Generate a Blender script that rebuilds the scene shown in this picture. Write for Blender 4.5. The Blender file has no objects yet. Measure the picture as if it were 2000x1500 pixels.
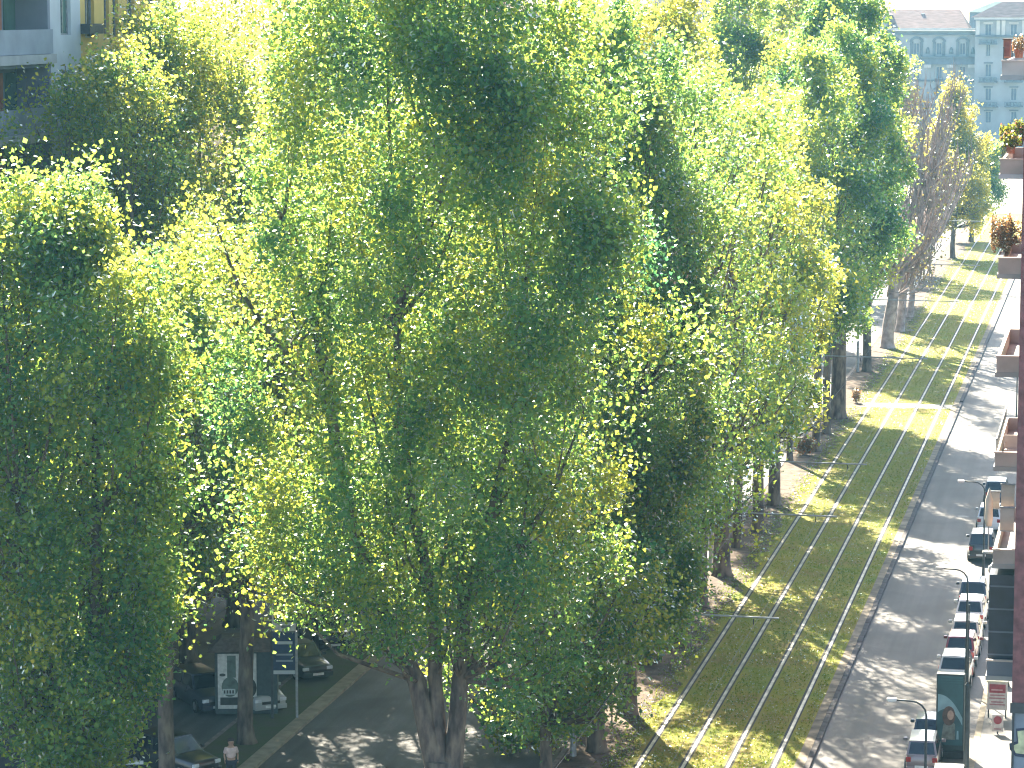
import bpy, bmesh, math, random
import numpy as np
from mathutils import Vector, Matrix

random.seed(7)
rng = np.random.default_rng(11)
SC = bpy.context.scene
COL = SC.collection

# ------------------------------------------------------------------ camera
CAM_H, FPX = 30.0, 5900.0
PITCH = math.atan(740.0 / FPX)
YAW = math.atan(1205.0 * math.cos(PITCH) / FPX)
cam_d = bpy.data.cameras.new('camera')
cam = bpy.data.objects.new('camera', cam_d)
COL.objects.link(cam)
cam.location = (0, 0, CAM_H)
cam.rotation_euler = (math.pi / 2 - PITCH, 0, YAW)
cam_d.sensor_width = 36.0
cam_d.lens = FPX / 2000.0 * 36.0
cam_d.clip_start = 1.0
cam_d.clip_end = 20000.0
SC.camera = cam

# ------------------------------------------------------------------ sky and sun
SUN_EL, SUN_AZ = math.radians(36.0), math.radians(-23.0)      # azimuth from +Y towards +X
world = bpy.data.worlds.new('World')
SC.world = world
world.use_nodes = True
wn = world.node_tree
wn.nodes.clear()
w_out = wn.nodes.new('ShaderNodeOutputWorld')
w_bg = wn.nodes.new('ShaderNodeBackground')
w_sky = wn.nodes.new('ShaderNodeTexSky')
w_sky.sky_type = 'NISHITA'
w_sky.sun_disc = False
w_sky.sun_elevation = SUN_EL
w_sky.sun_rotation = SUN_AZ
w_sky.air_density = 1.0
w_sky.dust_density = 1.5
w_sky.ozone_density = 1.0
w_bg.inputs['Strength'].default_value = 0.078
wn.links.new(w_sky.outputs[0], w_bg.inputs[0])
wn.links.new(w_bg.outputs[0], w_out.inputs[0])
sun_d = bpy.data.lights.new('sun', 'SUN')
sun_d.energy = 5.0
sun_d.angle = math.radians(0.53)
sun_d.color = (1.0, 0.90, 0.72)
sun = bpy.data.objects.new('sun', sun_d)
COL.objects.link(sun)
SUN_DIR = Vector((math.sin(SUN_AZ) * math.cos(SUN_EL), math.cos(SUN_AZ) * math.cos(SUN_EL), math.sin(SUN_EL)))
sun.rotation_euler = SUN_DIR.to_track_quat('Z', 'Y').to_euler()
sun.location = SUN_DIR * 500

SC.view_settings.view_transform = 'Standard'
SC.view_settings.look = 'None'
SC.view_settings.gamma = 1.0
SC.view_settings.use_curve_mapping = False
SC.view_settings.exposure = 2.5
SC.render.engine = 'CYCLES'
cy = SC.cycles
cy.max_bounces = 7
cy.diffuse_bounces = 3
cy.glossy_bounces = 2
cy.transmission_bounces = 4
cy.transparent_max_bounces = 6
cy.volume_bounces = 0
cy.caustics_reflective = False
cy.caustics_refractive = False
cy.use_denoising = True
cy.sample_clamp_indirect = 6.0
cy.filter_width = 1.2

# ------------------------------------------------------------------ picture -> place
_F = np.array([-math.sin(YAW) * math.cos(PITCH), math.cos(YAW) * math.cos(PITCH), -math.sin(PITCH)])
_R = np.array([math.cos(YAW), math.sin(YAW), 0.0])
_U = np.cross(_R, _F)
def _ray(x, y):
    return _F * FPX + _R * (x - 1000) - _U * (y - 750)
def G(x, y, z=0.0):
    d = _ray(x, y); t = (z - CAM_H) / d[2]
    return Vector((d[0] * t, d[1] * t, z))
def at_x(x, y, X):
    d = _ray(x, y); t = X / d[0]
    return Vector((X, d[1] * t, CAM_H + d[2] * t))
def at_y(x, y, Y):
    d = _ray(x, y); t = Y / d[1]
    return Vector((d[0] * t, Y, CAM_H + d[2] * t))

# ------------------------------------------------------------------ materials
MATS = {}
def nodes_of(m):
    return m.node_tree.nodes, m.node_tree.links
def mat(name, col, rough=0.8, metal=0.0, var=0.12, scale=6.0, bump=0.0, bscale=40.0, spec=0.5, coat=0.0, emit=None, coords='Object', col2=None, stretch=None):
    """procedural surface: base colour broken up by two noises, optional bump"""
    if name in MATS:
        return MATS[name]
    m = bpy.data.materials.new(name); m.use_nodes = True
    n, l = nodes_of(m)
    b = n['Principled BSDF']
    b.inputs['Roughness'].default_value = rough
    b.inputs['Metallic'].default_value = metal
    b.inputs['Specular IOR Level'].default_value = spec
    b.inputs['Coat Weight'].default_value = coat
    b.inputs['Coat Roughness'].default_value = 0.05
    tc = n.new('ShaderNodeTexCoord')
    src = tc.outputs[coords]
    if stretch:
        mp = n.new('ShaderNodeMapping'); mp.inputs['Scale'].default_value = stretch
        l.new(src, mp.inputs[0]); src = mp.outputs[0]
    t1 = n.new('ShaderNodeTexNoise'); t1.inputs['Scale'].default_value = scale; t1.inputs['Detail'].default_value = 6
    l.new(src, t1.inputs['Vector'])
    ramp = n.new('ShaderNodeValToRGB')
    c2 = col2 if col2 else tuple(min(1, c * (1 + var * 1.6)) for c in col)
    c1 = tuple(c * (1 - var * 1.6) for c in col) if not col2 else col
    ramp.color_ramp.elements[0].position = 0.32; ramp.color_ramp.elements[0].color = (*c1, 1)
    ramp.color_ramp.elements[1].position = 0.68; ramp.color_ramp.elements[1].color = (*c2, 1)
    l.new(t1.outputs[0], ramp.inputs[0])
    l.new(ramp.outputs[0], b.inputs['Base Color'])
    if bump > 0:
        t2 = n.new('ShaderNodeTexNoise'); t2.inputs['Scale'].default_value = bscale; t2.inputs['Detail'].default_value = 5
        l.new(src, t2.inputs['Vector'])
        bp = n.new('ShaderNodeBump'); bp.inputs['Strength'].default_value = bump; bp.inputs['Distance'].default_value = 0.05
        l.new(t2.outputs[0], bp.inputs['Height']); l.new(bp.outputs[0], b.inputs['Normal'])
    if emit:
        b.inputs['Emission Color'].default_value = (*emit[:3], 1); b.inputs['Emission Strength'].default_value = emit[3]
    MATS[name] = m
    return m

def leaf_mat(name, ramp_pts, trans_gain, mixf):
    m = bpy.data.materials.new(name); m.use_nodes = True
    n, l = nodes_of(m); n.clear()
    out = n.new('ShaderNodeOutputMaterial')
    at = n.new('ShaderNodeAttribute'); at.attribute_name = 'tint'
    r1 = n.new('ShaderNodeValToRGB'); r2 = n.new('ShaderNodeValToRGB')
    for r, k in ((r1, 0), (r2, 1)):
        el = r.color_ramp.elements
        while len(el) < len(ramp_pts): el.new(0.5)
        for e, p in zip(el, ramp_pts):
            e.position = p[0]; e.color = (*p[1 + k], 1)
        l.new(at.outputs['Fac'], r.inputs[0])
    df = n.new('ShaderNodeBsdfDiffuse'); tr = n.new('ShaderNodeBsdfTranslucent'); gl = n.new('ShaderNodeBsdfGlossy')
    gl.inputs['Roughness'].default_value = 0.42; gl.inputs['Color'].default_value = (0.5, 0.55, 0.5, 1)
    l.new(r1.outputs[0], df.inputs[0]); l.new(r2.outputs[0], tr.inputs[0])
    mx = n.new('ShaderNodeMixShader'); mx.inputs[0].default_value = mixf
    l.new(df.outputs[0], mx.inputs[1]); l.new(tr.outputs[0], mx.inputs[2])
    fr = n.new('ShaderNodeFresnel'); fr.inputs['IOR'].default_value = 1.16
    m2 = n.new('ShaderNodeMixShader')
    l.new(fr.outputs[0], m2.inputs[0]); l.new(mx.outputs[0], m2.inputs[1]); l.new(gl.outputs[0], m2.inputs[2])
    l.new(m2.outputs[0], out.inputs[0])
    return m
LEAF = leaf_mat('plane_tree_leaf', [
    (0.0, (0.032, 0.125, 0.095), (0.11, 0.36, 0.13)),
    (0.45, (0.050, 0.160, 0.095), (0.40, 0.60, 0.10)),
    (0.80, (0.095, 0.165, 0.050), (0.82, 0.77, 0.08)),
    (1.0, (0.120, 0.165, 0.045), (0.88, 0.74, 0.12))], 1, 0.6)

def bark_mat():
    m = bpy.data.materials.new('plane_tree_bark'); m.use_nodes = True
    n, l = nodes_of(m); b = n['Principled BSDF']; b.inputs['Roughness'].default_value = 0.9
    tc = n.new('ShaderNodeTexCoord')
    mp = n.new('ShaderNodeMapping'); mp.inputs['Scale'].default_value = (1, 1, 0.35); l.new(tc.outputs['Object'], mp.inputs[0])
    v = n.new('ShaderNodeTexNoise'); v.inputs['Scale'].default_value = 3.2; v.inputs['Detail'].default_value = 7; l.new(mp.outputs[0], v.inputs['Vector'])
    r = n.new('ShaderNodeValToRGB'); e = r.color_ramp.elements
    e[0].position = 0.36; e[0].color = (0.055, 0.042, 0.038, 1)
    e[1].position = 0.50; e[1].color = (0.125, 0.095, 0.078, 1)
    e3 = e.new(0.62); e3.color = (0.20, 0.155, 0.115, 1)
    l.new(v.outputs[0], r.inputs[0]); l.new(r.outputs[0], b.inputs['Base Color'])
    bp = n.new('ShaderNodeBump'); bp.inputs['Strength'].default_value = 0.6; bp.inputs['Distance'].default_value = 0.06
    l.new(v.outputs[0], bp.inputs['Height']); l.new(bp.outputs[0], b.inputs['Normal'])
    return m
BARK = bark_mat()
BARE = mat('bare_twig_bark', (0.36, 0.29, 0.26), 0.9, var=0.25, scale=2)
BUDS = leaf_mat('tan_buds', [
    (0.0, (0.16, 0.12, 0.08), (0.28, 0.22, 0.08)),
    (0.5, (0.20, 0.15, 0.09), (0.40, 0.32, 0.10)),
    (0.8, (0.13, 0.16, 0.05), (0.40, 0.42, 0.07)),
    (1.0, (0.24, 0.18, 0.12), (0.5, 0.4, 0.2))], 1, 0.4)
DRY = leaf_mat('dry_plant_leaf', [
    (0.0, (0.14, 0.09, 0.05), (0.25, 0.15, 0.06)), (0.4, (0.26, 0.17, 0.09), (0.4, 0.25, 0.1)),
    (0.8, (0.30, 0.22, 0.13), (0.5, 0.33, 0.14)), (1.0, (0.35, 0.12, 0.06), (0.5, 0.16, 0.06))], 1, 0.4)
FLOWER = leaf_mat('balcony_flower_leaf', [
    (0.0, (0.05, 0.11, 0.03), (0.2, 0.35, 0.04)), (0.4, (0.11, 0.16, 0.03), (0.5, 0.55, 0.05)),
    (0.75, (0.16, 0.15, 0.04), (0.5, 0.45, 0.06)), (1.0, (0.35, 0.10, 0.07), (0.5, 0.2, 0.14))], 1, 0.4)

def asphalt_mat(name, c, spec):
    m = bpy.data.materials.new(name); m.use_nodes = True
    n, l = nodes_of(m); b = n['Principled BSDF']; b.inputs['Roughness'].default_value = 0.62; b.inputs['Specular IOR Level'].default_value = spec
    tc = n.new('ShaderNodeTexCoord')
    def noise(scale, detail, st):
        mp = n.new('ShaderNodeMapping'); mp.inputs['Scale'].default_value = st; l.new(tc.outputs['Object'], mp.inputs[0])
        t = n.new('ShaderNodeTexNoise'); t.inputs['Scale'].default_value = scale; t.inputs['Detail'].default_value = detail; l.new(mp.outputs[0], t.inputs['Vector']); return t
    def ramp(t, p0, v0, p1, v1):
        r = n.new('ShaderNodeValToRGB'); e = r.color_ramp.elements
        e[0].position = p0; e[0].color = (v0, v0, v0, 1); e[1].position = p1; e[1].color = (v1, v1, v1, 1); l.new(t.outputs[0], r.inputs[0]); return r
    lanes = ramp(noise(1.1, 3, (1, .03, 1)), .35, .72, .65, 1.25)      # tyre-polished lanes along the street
    blot = ramp(noise(.45, 8, (1, .6, 1)), .36, .7, .62, 1.12)         # stains and patches
    fine = ramp(noise(14, 5, (1, 1, 1)), .3, .85, .7, 1.15)
    vor = n.new('ShaderNodeTexVoronoi'); vor.inputs['Scale'].default_value = .22; l.new(tc.outputs['Object'], vor.inputs['Vector'])
    pr = n.new('ShaderNodeValToRGB'); pe = pr.color_ramp.elements; pe[0].position = .0; pe[0].color = (.86, .86, .86, 1); pe[1].position = 1; pe[1].color = (1.12, 1.1, 1.06, 1)
    sep = n.new('ShaderNodeSeparateColor'); l.new(vor.outputs['Color'], sep.inputs[0]); l.new(sep.outputs[0], pr.inputs[0])
    col = n.new('ShaderNodeRGB'); col.outputs[0].default_value = (*c, 1); last = col.outputs[0]
    for r in (lanes, blot, fine, pr):
        mx = n.new('ShaderNodeMix'); mx.data_type = 'RGBA'; mx.blend_type = 'MULTIPLY'; mx.inputs['Factor'].default_value = 1
        l.new(last, mx.inputs['A']); l.new(r.outputs[0], mx.inputs['B']); last = mx.outputs['Result']
    l.new(last, b.inputs['Base Color'])
    bt = noise(60, 4, (1, 1, 1)); bp = n.new('ShaderNodeBump'); bp.inputs['Strength'].default_value = .25; bp.inputs['Distance'].default_value = .03
    l.new(bt.outputs[0], bp.inputs['Height']); l.new(bp.outputs[0], b.inputs['Normal'])
    return m
ASPHALT = asphalt_mat('worn_old_asphalt', (0.105, 0.095, 0.088), .3)
ASPH_L = asphalt_mat('grey_side_road_asphalt', (0.105, 0.105, 0.108), .35)
GROUND = mat('city_ground', (0.17, 0.16, 0.145), 0.85, var=0.2, scale=0.05)
PAVE = mat('pavement_asphalt', (0.13, 0.125, 0.12), 0.75, var=0.15, scale=0.5, bump=0.2, bscale=30)
SOIL = mat('bare_soil', (0.115, 0.078, 0.052), 0.95, var=0.35, scale=1.3, bump=0.6, bscale=12)
VERGE = mat('worn_verge_soil', (0.085, 0.080, 0.050), 0.95, var=0.35, scale=0.9, bump=0.6, bscale=12, col2=(0.06, 0.085, 0.03))
KERB = mat('granite_kerb', (0.20, 0.165, 0.15), 0.8, var=0.2, scale=3)
KERB_D = mat('dark_kerb_face', (0.062, 0.052, 0.055), 0.85, var=0.25, scale=4)
EDGE = mat('concrete_edging', (0.22, 0.175, 0.12), 0.88, var=0.3, scale=1.2, bump=0.2, bscale=20)
BEIGE_STONE = mat('beige_kerb_stone', (0.27, 0.225, 0.16), 0.85, var=0.15, scale=2)
RAIL = mat('worn_tram_rail_steel', (0.50, 0.47, 0.41), 0.45, metal=0.6, var=0.25, scale=1.2)
RAILBED = mat('rail_groove_rubber', (0.045, 0.043, 0.04), 0.85, var=0.3, scale=4)
PATHM = mat('pale_concrete_crossing', (0.42, 0.38, 0.31), 0.85, var=0.12, scale=1.2)
STEEL_D = mat('dark_painted_steel', (0.045, 0.05, 0.055), 0.5, var=0.2, scale=5)
STEEL_G = mat('galvanised_steel', (0.32, 0.33, 0.34), 0.45, metal=0.5, var=0.15, scale=6)
WHITE = mat('white_paint', (0.78, 0.77, 0.74), 0.45, var=0.05, scale=3)
BLACK = mat('black_plastic', (0.025, 0.025, 0.03), 0.55, var=0.2, scale=8)

def grass_mat():
    m = bpy.data.materials.new('tram_lawn'); m.use_nodes = True
    n, l = nodes_of(m); b = n['Principled BSDF']; b.inputs['Roughness'].default_value = 0.9; b.inputs['Specular IOR Level'].default_value = 0.2
    tc = n.new('ShaderNodeTexCoord')
    t1 = n.new('ShaderNodeTexNoise'); t1.inputs['Scale'].default_value = 0.35; t1.inputs['Detail'].default_value = 8; t1.inputs['Roughness'].default_value = 0.65
    l.new(tc.outputs['Object'], t1.inputs['Vector'])
    r = n.new('ShaderNodeValToRGB'); e = r.color_ramp.elements
    e[0].position = 0.33; e[0].color = (0.25, 0.19, 0.055, 1)
    e[1].position = 0.52; e[1].color = (0.26, 0.24, 0.035, 1)
    e3 = e.new(0.68); e3.color = (0.17, 0.22, 0.028, 1)
    l.new(t1.outputs[0], r.inputs[0]); l.new(r.outputs[0], b.inputs['Base Color'])
    t2 = n.new('ShaderNodeTexNoise'); t2.inputs['Scale'].default_value = 9; t2.inputs['Detail'].default_value = 6
    l.new(tc.outputs['Object'], t2.inputs['Vector'])
    bp = n.new('ShaderNodeBump'); bp.inputs['Strength'].default_value = 0.9; bp.inputs['Distance'].default_value = 0.08
    l.new(t2.outputs[0], bp.inputs['Height']); l.new(bp.outputs[0], b.inputs['Normal'])
    return m
LAWN = grass_mat()
GRASS = leaf_mat('grass_blade', [
    (0.0, (0.05, 0.10, 0.020), (0.18, 0.30, 0.03)), (0.5, (0.09, 0.14, 0.025), (0.34, 0.42, 0.04)),
    (0.8, (0.14, 0.15, 0.03), (0.48, 0.46, 0.05)), (1.0, (0.20, 0.15, 0.07), (0.45, 0.34, 0.1))], 1, 0.45)

# ------------------------------------------------------------------ scene helpers
def props(o, label=None, cat=None, group=None, kind=None):
    if label: o['label'] = label
    if cat: o['category'] = cat
    if group: o['group'] = group
    if kind: o['kind'] = kind
    return o
def thing(name, loc, label, cat, group=None, rz=0.0):
    o = bpy.data.objects.new(name, None); COL.objects.link(o)
    o.location = loc; o.rotation_euler = (0, 0, rz); o.empty_display_size = 0.2
    return props(o, label, cat, group)

class MB:
    """collects boxes, tubes and faces, then links them as one mesh object"""
    def __init__(s): s.v = []; s.f = []
    def face(s, pts):
        i = len(s.v); s.v += [tuple(p) for p in pts]; s.f.append(tuple(range(i, i + len(pts))))
    def box(s, x0, x1, y0, y1, z0, z1):
        if x0 > x1: x0, x1 = x1, x0
        if y0 > y1: y0, y1 = y1, y0
        if z0 > z1: z0, z1 = z1, z0
        i = len(s.v)
        s.v += [(x0, y0, z0), (x1, y0, z0), (x1, y1, z0), (x0, y1, z0), (x0, y0, z1), (x1, y0, z1), (x1, y1, z1), (x0, y1, z1)]
        s.f += [(i, i + 3, i + 2, i + 1), (i + 4, i + 5, i + 6, i + 7), (i, i + 1, i + 5, i + 4), (i + 1, i + 2, i + 6, i + 5), (i + 2, i + 3, i + 7, i + 6), (i + 3, i, i + 4, i + 7)]
        return s
    def tube(s, pts, rad, n=6, cap=True):
        pts = [Vector(p) for p in pts]
        if not hasattr(rad, '__len__'): rad = [rad] * len(pts)
        base = len(s.v)
        prev = None
        for k, p in enumerate(pts):
            if k == 0: t = pts[1] - pts[0]
            elif k == len(pts) - 1: t = pts[-1] - pts[-2]
            else: t = pts[k + 1] - pts[k - 1]
            if t.length < 1e-6: t = Vector((0, 0, 1))
            t.normalize()
            if prev is None:
                a = t.cross(Vector((0, 1, 0)) if abs(t.y) < 0.9 else Vector((1, 0, 0)))
            else:
                a = prev - t * prev.dot(t)
            a.normalize(); prev = a
            b = t.cross(a)
            for j in range(n):
                q = 2 * math.pi * j / n
                s.v.append(tuple(p + (a * math.cos(q) + b * math.sin(q)) * rad[k]))
        for k in range(len(pts) - 1):
            for j in range(n):
                i0 = base + k * n + j; i1 = base + k * n + (j + 1) % n
                s.f.append((i0, i1, i1 + n, i0 + n))
        if cap:
            s.f.append(tuple(base + j for j in range(n))[::-1])
            s.f.append(tuple(base + (len(pts) - 1) * n + j for j in range(n)))
        return s
    def disc(s, c, r, axis='y', n=20, depth=0.02, squash=1.0):
        c = Vector(c); i = len(s.v)
        ax = {'x': Vector((1, 0, 0)), 'y': Vector((0, 1, 0)), 'z': Vector((0, 0, 1))}[axis]
        u = Vector((1, 0, 0)) if axis != 'x' else Vector((0, 1, 0)); w = ax.cross(u)
        for d in (-depth / 2, depth / 2):
            for j in range(n):
                q = 2 * math.pi * j / n
                s.v.append(tuple(c + ax * d + u * math.cos(q) * r + w * math.sin(q) * r * squash))
        for j in range(n):
            k = (j + 1) % n
            s.f.append((i + j, i + k, i + n + k, i + n + j))
        s.f.append(tuple(i + j for j in range(n))[::-1]); s.f.append(tuple(i + n + j for j in range(n)))
        return s
    def build(s, name, m, parent=None, smooth=False, origin=None):
        me = bpy.data.meshes.new(name)
        v = s.v
        if origin is None and parent is not None: origin = None
        if origin is not None:
            v = [(a - origin[0], b - origin[1], c - origin[2]) for a, b, c in v]
        me.from_pydata(v, [], s.f); me.update()
        bm = bmesh.new(); bm.from_mesh(me)
        bmesh.ops.recalc_face_normals(bm, faces=bm.faces[:]); bm.to_mesh(me); bm.free()
        if smooth: me.shade_smooth()
        if m: me.materials.append(m)
        o = bpy.data.objects.new(name, me); COL.objects.link(o)
        if parent is not None: o.parent = parent
        elif origin is not None: o.location = origin
        return o
def wpart(mb, name, m, parent, smooth=False):
    """world-space geometry made a child of an unrotated parent chain"""
    org = Vector((0, 0, 0)); p = parent
    while p is not None:
        org += p.location; p = p.parent
    return mb.build(name, m, parent, smooth, origin=tuple(org)) if True else None
def bevel(o, w=0.02, seg=2):
    md = o.modifiers.new('bevel', 'BEVEL'); md.width = w; md.segments = seg; md.limit_method = 'ANGLE'; md.angle_limit = math.radians(35)
    return o
def copy_tree(o, parent=None):
    c = o.copy(); COL.objects.link(c)
    c.parent = parent
    for ch in o.children: copy_tree(ch, c)
    return c

# ------------------------------------------------------------------ ground and streets
def sheet(name, x0, x1, y0, y1, z, m, nx=1, ny=1, jag=0.0):
    mb = MB()
    xs = np.linspace(x0, x1, nx + 1); ys = np.linspace(y0, y1, ny + 1)
    for i in range(nx + 1):
        for j in range(ny + 1):
            dx = random.uniform(-jag, jag) if (jag and i in (0, nx)) else 0
            mb.v.append((xs[i] + dx, ys[j], z))
    for i in range(nx):
        for j in range(ny):
            a = i * (ny + 1) + j
            mb.f.append((a, a + ny + 1, a + ny + 2, a + 1))
    o = mb.build(name, m); props(o, kind='structure'); return o

YN, YF = 40.0, 585.0
sheet('ground', -3000, 3000, -800, 6000, 0.0, GROUND)
sheet('road_right', -11.62, -5.5, YN, YF, 0.004, ASPHALT)
sheet('road_left', -33.1, -21.7, YN, YF, 0.004, ASPH_L)
sheet('service_road', -43.6, -36.2, YN, YF, 0.004, ASPH_L)
def slab(name, x0, x1, y0, y1, z1, m):
    o = MB().box(x0, x1, y0, y1, 0.0, z1).build(name, m); props(o, kind='structure'); return o
slab('lawn', -19.55, -12.24, YN, YF, 0.115, LAWN)
sheet('tree_strip', -21.55, -19.0, YN, YF, 0.125, SOIL, 1, 700, 0.35)
slab('tree_strip_base', -21.5, -19.56, YN, YF, 0.11, SOIL)
slab('concrete_edging', -12.24, -11.86, YN, YF, 0.13, EDGE)
k = slab('kerb', -11.86, -11.62, 230, YF, 0.15, KERB_D)
kb = MB().box(-0.12, 0.12, -0.74, 0.74, 0.0, 0.15).build('kerb_stone', KERB_D, k)
kb.location = (-11.74, 101, 0); bevel(kb, 0.015, 1)
y = 102.5
while y < 229.2:
    c = kb.copy(); COL.objects.link(c); c.location = (-11.74 + random.uniform(-.012, .012), y, random.uniform(-.008, .008)); c.parent = k; y += 1.5
slab('kerb_tree_strip', -21.7, -21.5, YN, YF, 0.14, KERB)
slab('left_kerb', -33.75, -33.1, YN, YF, 0.13, BEIGE_STONE)
slab('left_verge', -36.0, -33.75, YN, YF, 0.10, VERGE)
slab('service_kerb', -36.2, -36.0, YN, YF, 0.12, KERB)
slab('left_pavement', -46.0, -43.6, YN, YF, 0.12, PAVE)
slab('right_kerb', -5.5, -5.25, YN, YF, 0.14, BEIGE_STONE)
slab('right_pavement', -5.25, -3.2, YN, YF, 0.125, PAVE)
slab('path', -21.4, -12.25, 225.3, 227.7, 0.122, PATHM)
# far cross street the grass runs up to
sheet('cross_street', -80, 60, 440, 585, 0.168, PATHM)

# tram rails ------------------------------------------------------------
RAILS = [(-18.3, 'steel tram rail nearest the row of tree trunks'), (-16.55, 'second tram rail from the tree trunks, inner rail of that track'),
         (-14.78, 'third tram rail from the tree trunks, inner rail of the roadside track'), (-13.02, 'steel tram rail nearest the kerb and parked cars')]
for X, lab in RAILS:
    t = thing('tram_rail', (X, 60, 0.1), lab, 'tram rail', 'tram rails laid in the grass')
    mb = MB()
    ys = np.arange(0, 376, 4.0)
    wob = [0.012 * math.sin(q * 0.11 + X) for q in ys]
    mb.tube([(w, q, 0.035) for q, w in zip(ys, wob)], 0.001, 3, False)
    mb = MB()
    for a in range(len(ys) - 1):
        mb.face([(wob[a] - 0.062, ys[a], .045), (wob[a] + 0.062, ys[a], .045), (wob[a + 1] + 0.062, ys[a + 1], .045), (wob[a + 1] - 0.062, ys[a + 1], .045)])
        for sgn in (-1, 1):
            mb.face([(wob[a] + sgn * 0.062, ys[a], .045), (wob[a] + sgn * 0.062, ys[a], -.02), (wob[a + 1] + sgn * 0.062, ys[a + 1], -.02), (wob[a + 1] + sgn * 0.062, ys[a + 1], .045)])
    mb.build('rail_head', RAIL, t)
    g = MB()
    g.box(-.165, -.074, 0, 376, -.02, .026); g.box(.074, .13, 0, 376, -.02, .026)
    g.build('groove', RAILBED, t)

# ------------------------------------------------------------------ foliage builders
def unit(a): return a / (np.linalg.norm(a, axis=1, keepdims=True) + 1e-9)
def leaf_mesh(name, pts, size, tint, m, parent, up=0.5, aspect=0.8, origin=(0, 0, 0), single=False):
    N = len(pts)
    nrm = rng.normal(size=(N, 3)); nrm[:, 2] += up * np.sign(rng.normal(size=N) + 0.8)
    nrm = unit(nrm)
    t = unit(np.cross(nrm, rng.normal(size=(N, 3))))
    b = np.cross(nrm, t)
    L = (size * rng.uniform(0.65, 1.3, N))[:, None]
    W = L * aspect
    c = pts - np.array(origin)
    v = np.empty((N, 4, 3), np.float32)
    v[:, 0] = c - t * L * .5
    v[:, 1] = c + b * W * .5 + nrm * L * .14 - t * L * .06
    v[:, 2] = c + t * L * .5
    v[:, 3] = c - b * W * .5 + nrm * L * .14 - t * L * .06
    me = bpy.data.meshes.new(name)
    k = 1 if single else 2
    if single:
        v = np.stack([c - t * L * .5 - b * W * .30, c - t * L * .3 + b * W * .55, c + t * L * .62 - b * W * .1], 1).astype(np.float32)
        base = (np.arange(N) * 3)[:, None]; tri = (base + np.array([[0, 1, 2]])).reshape(-1).astype(np.int32)
    else:
        base = (np.arange(N) * 4)[:, None]
        tri = np.concatenate([base + np.array([[0, 1, 2]]), base + np.array([[0, 2, 3]])], axis=1).reshape(-1).astype(np.int32)
    me.vertices.add(v.shape[0] * v.shape[1]); me.vertices.foreach_set('co', v.ravel())
    me.loops.add(N * 3 * k); me.loops.foreach_set('vertex_index', tri)
    me.polygons.add(N * k)
    me.polygons.foreach_set('loop_start', (np.arange(N * k) * 3).astype(np.int32))
    me.polygons.foreach_set('loop_total', np.full(N * k, 3, np.int32))
    me.update(calc_edges=True)
    a = me.attributes.new('tint', 'FLOAT', 'FACE')
    a.data.foreach_set('value', np.repeat(np.clip(tint, 0, 1), k).astype(np.float32))
    me.materials.append(m)
    o = bpy.data.objects.new(name, me); COL.objects.link(o)
    if parent: o.parent = parent
    return o

def profile(u, kind):
    if kind == 'egg':      # widest below the middle, rounded top
        return np.clip(1 - np.abs(2 * np.clip(u, 0, 1) ** 0.82 - 1) ** 2.3, 0.02, 1) ** 0.58
    if kind == 'column':
        return np.clip(np.sin(np.pi * np.clip(u, 0.02, 0.985)), 0, 1) ** 0.38
    if kind == 'cone':
        return np.clip(np.sin(np.pi * np.clip(u, 0, 1) ** 0.55), 0, 1) ** 0.8

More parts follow.
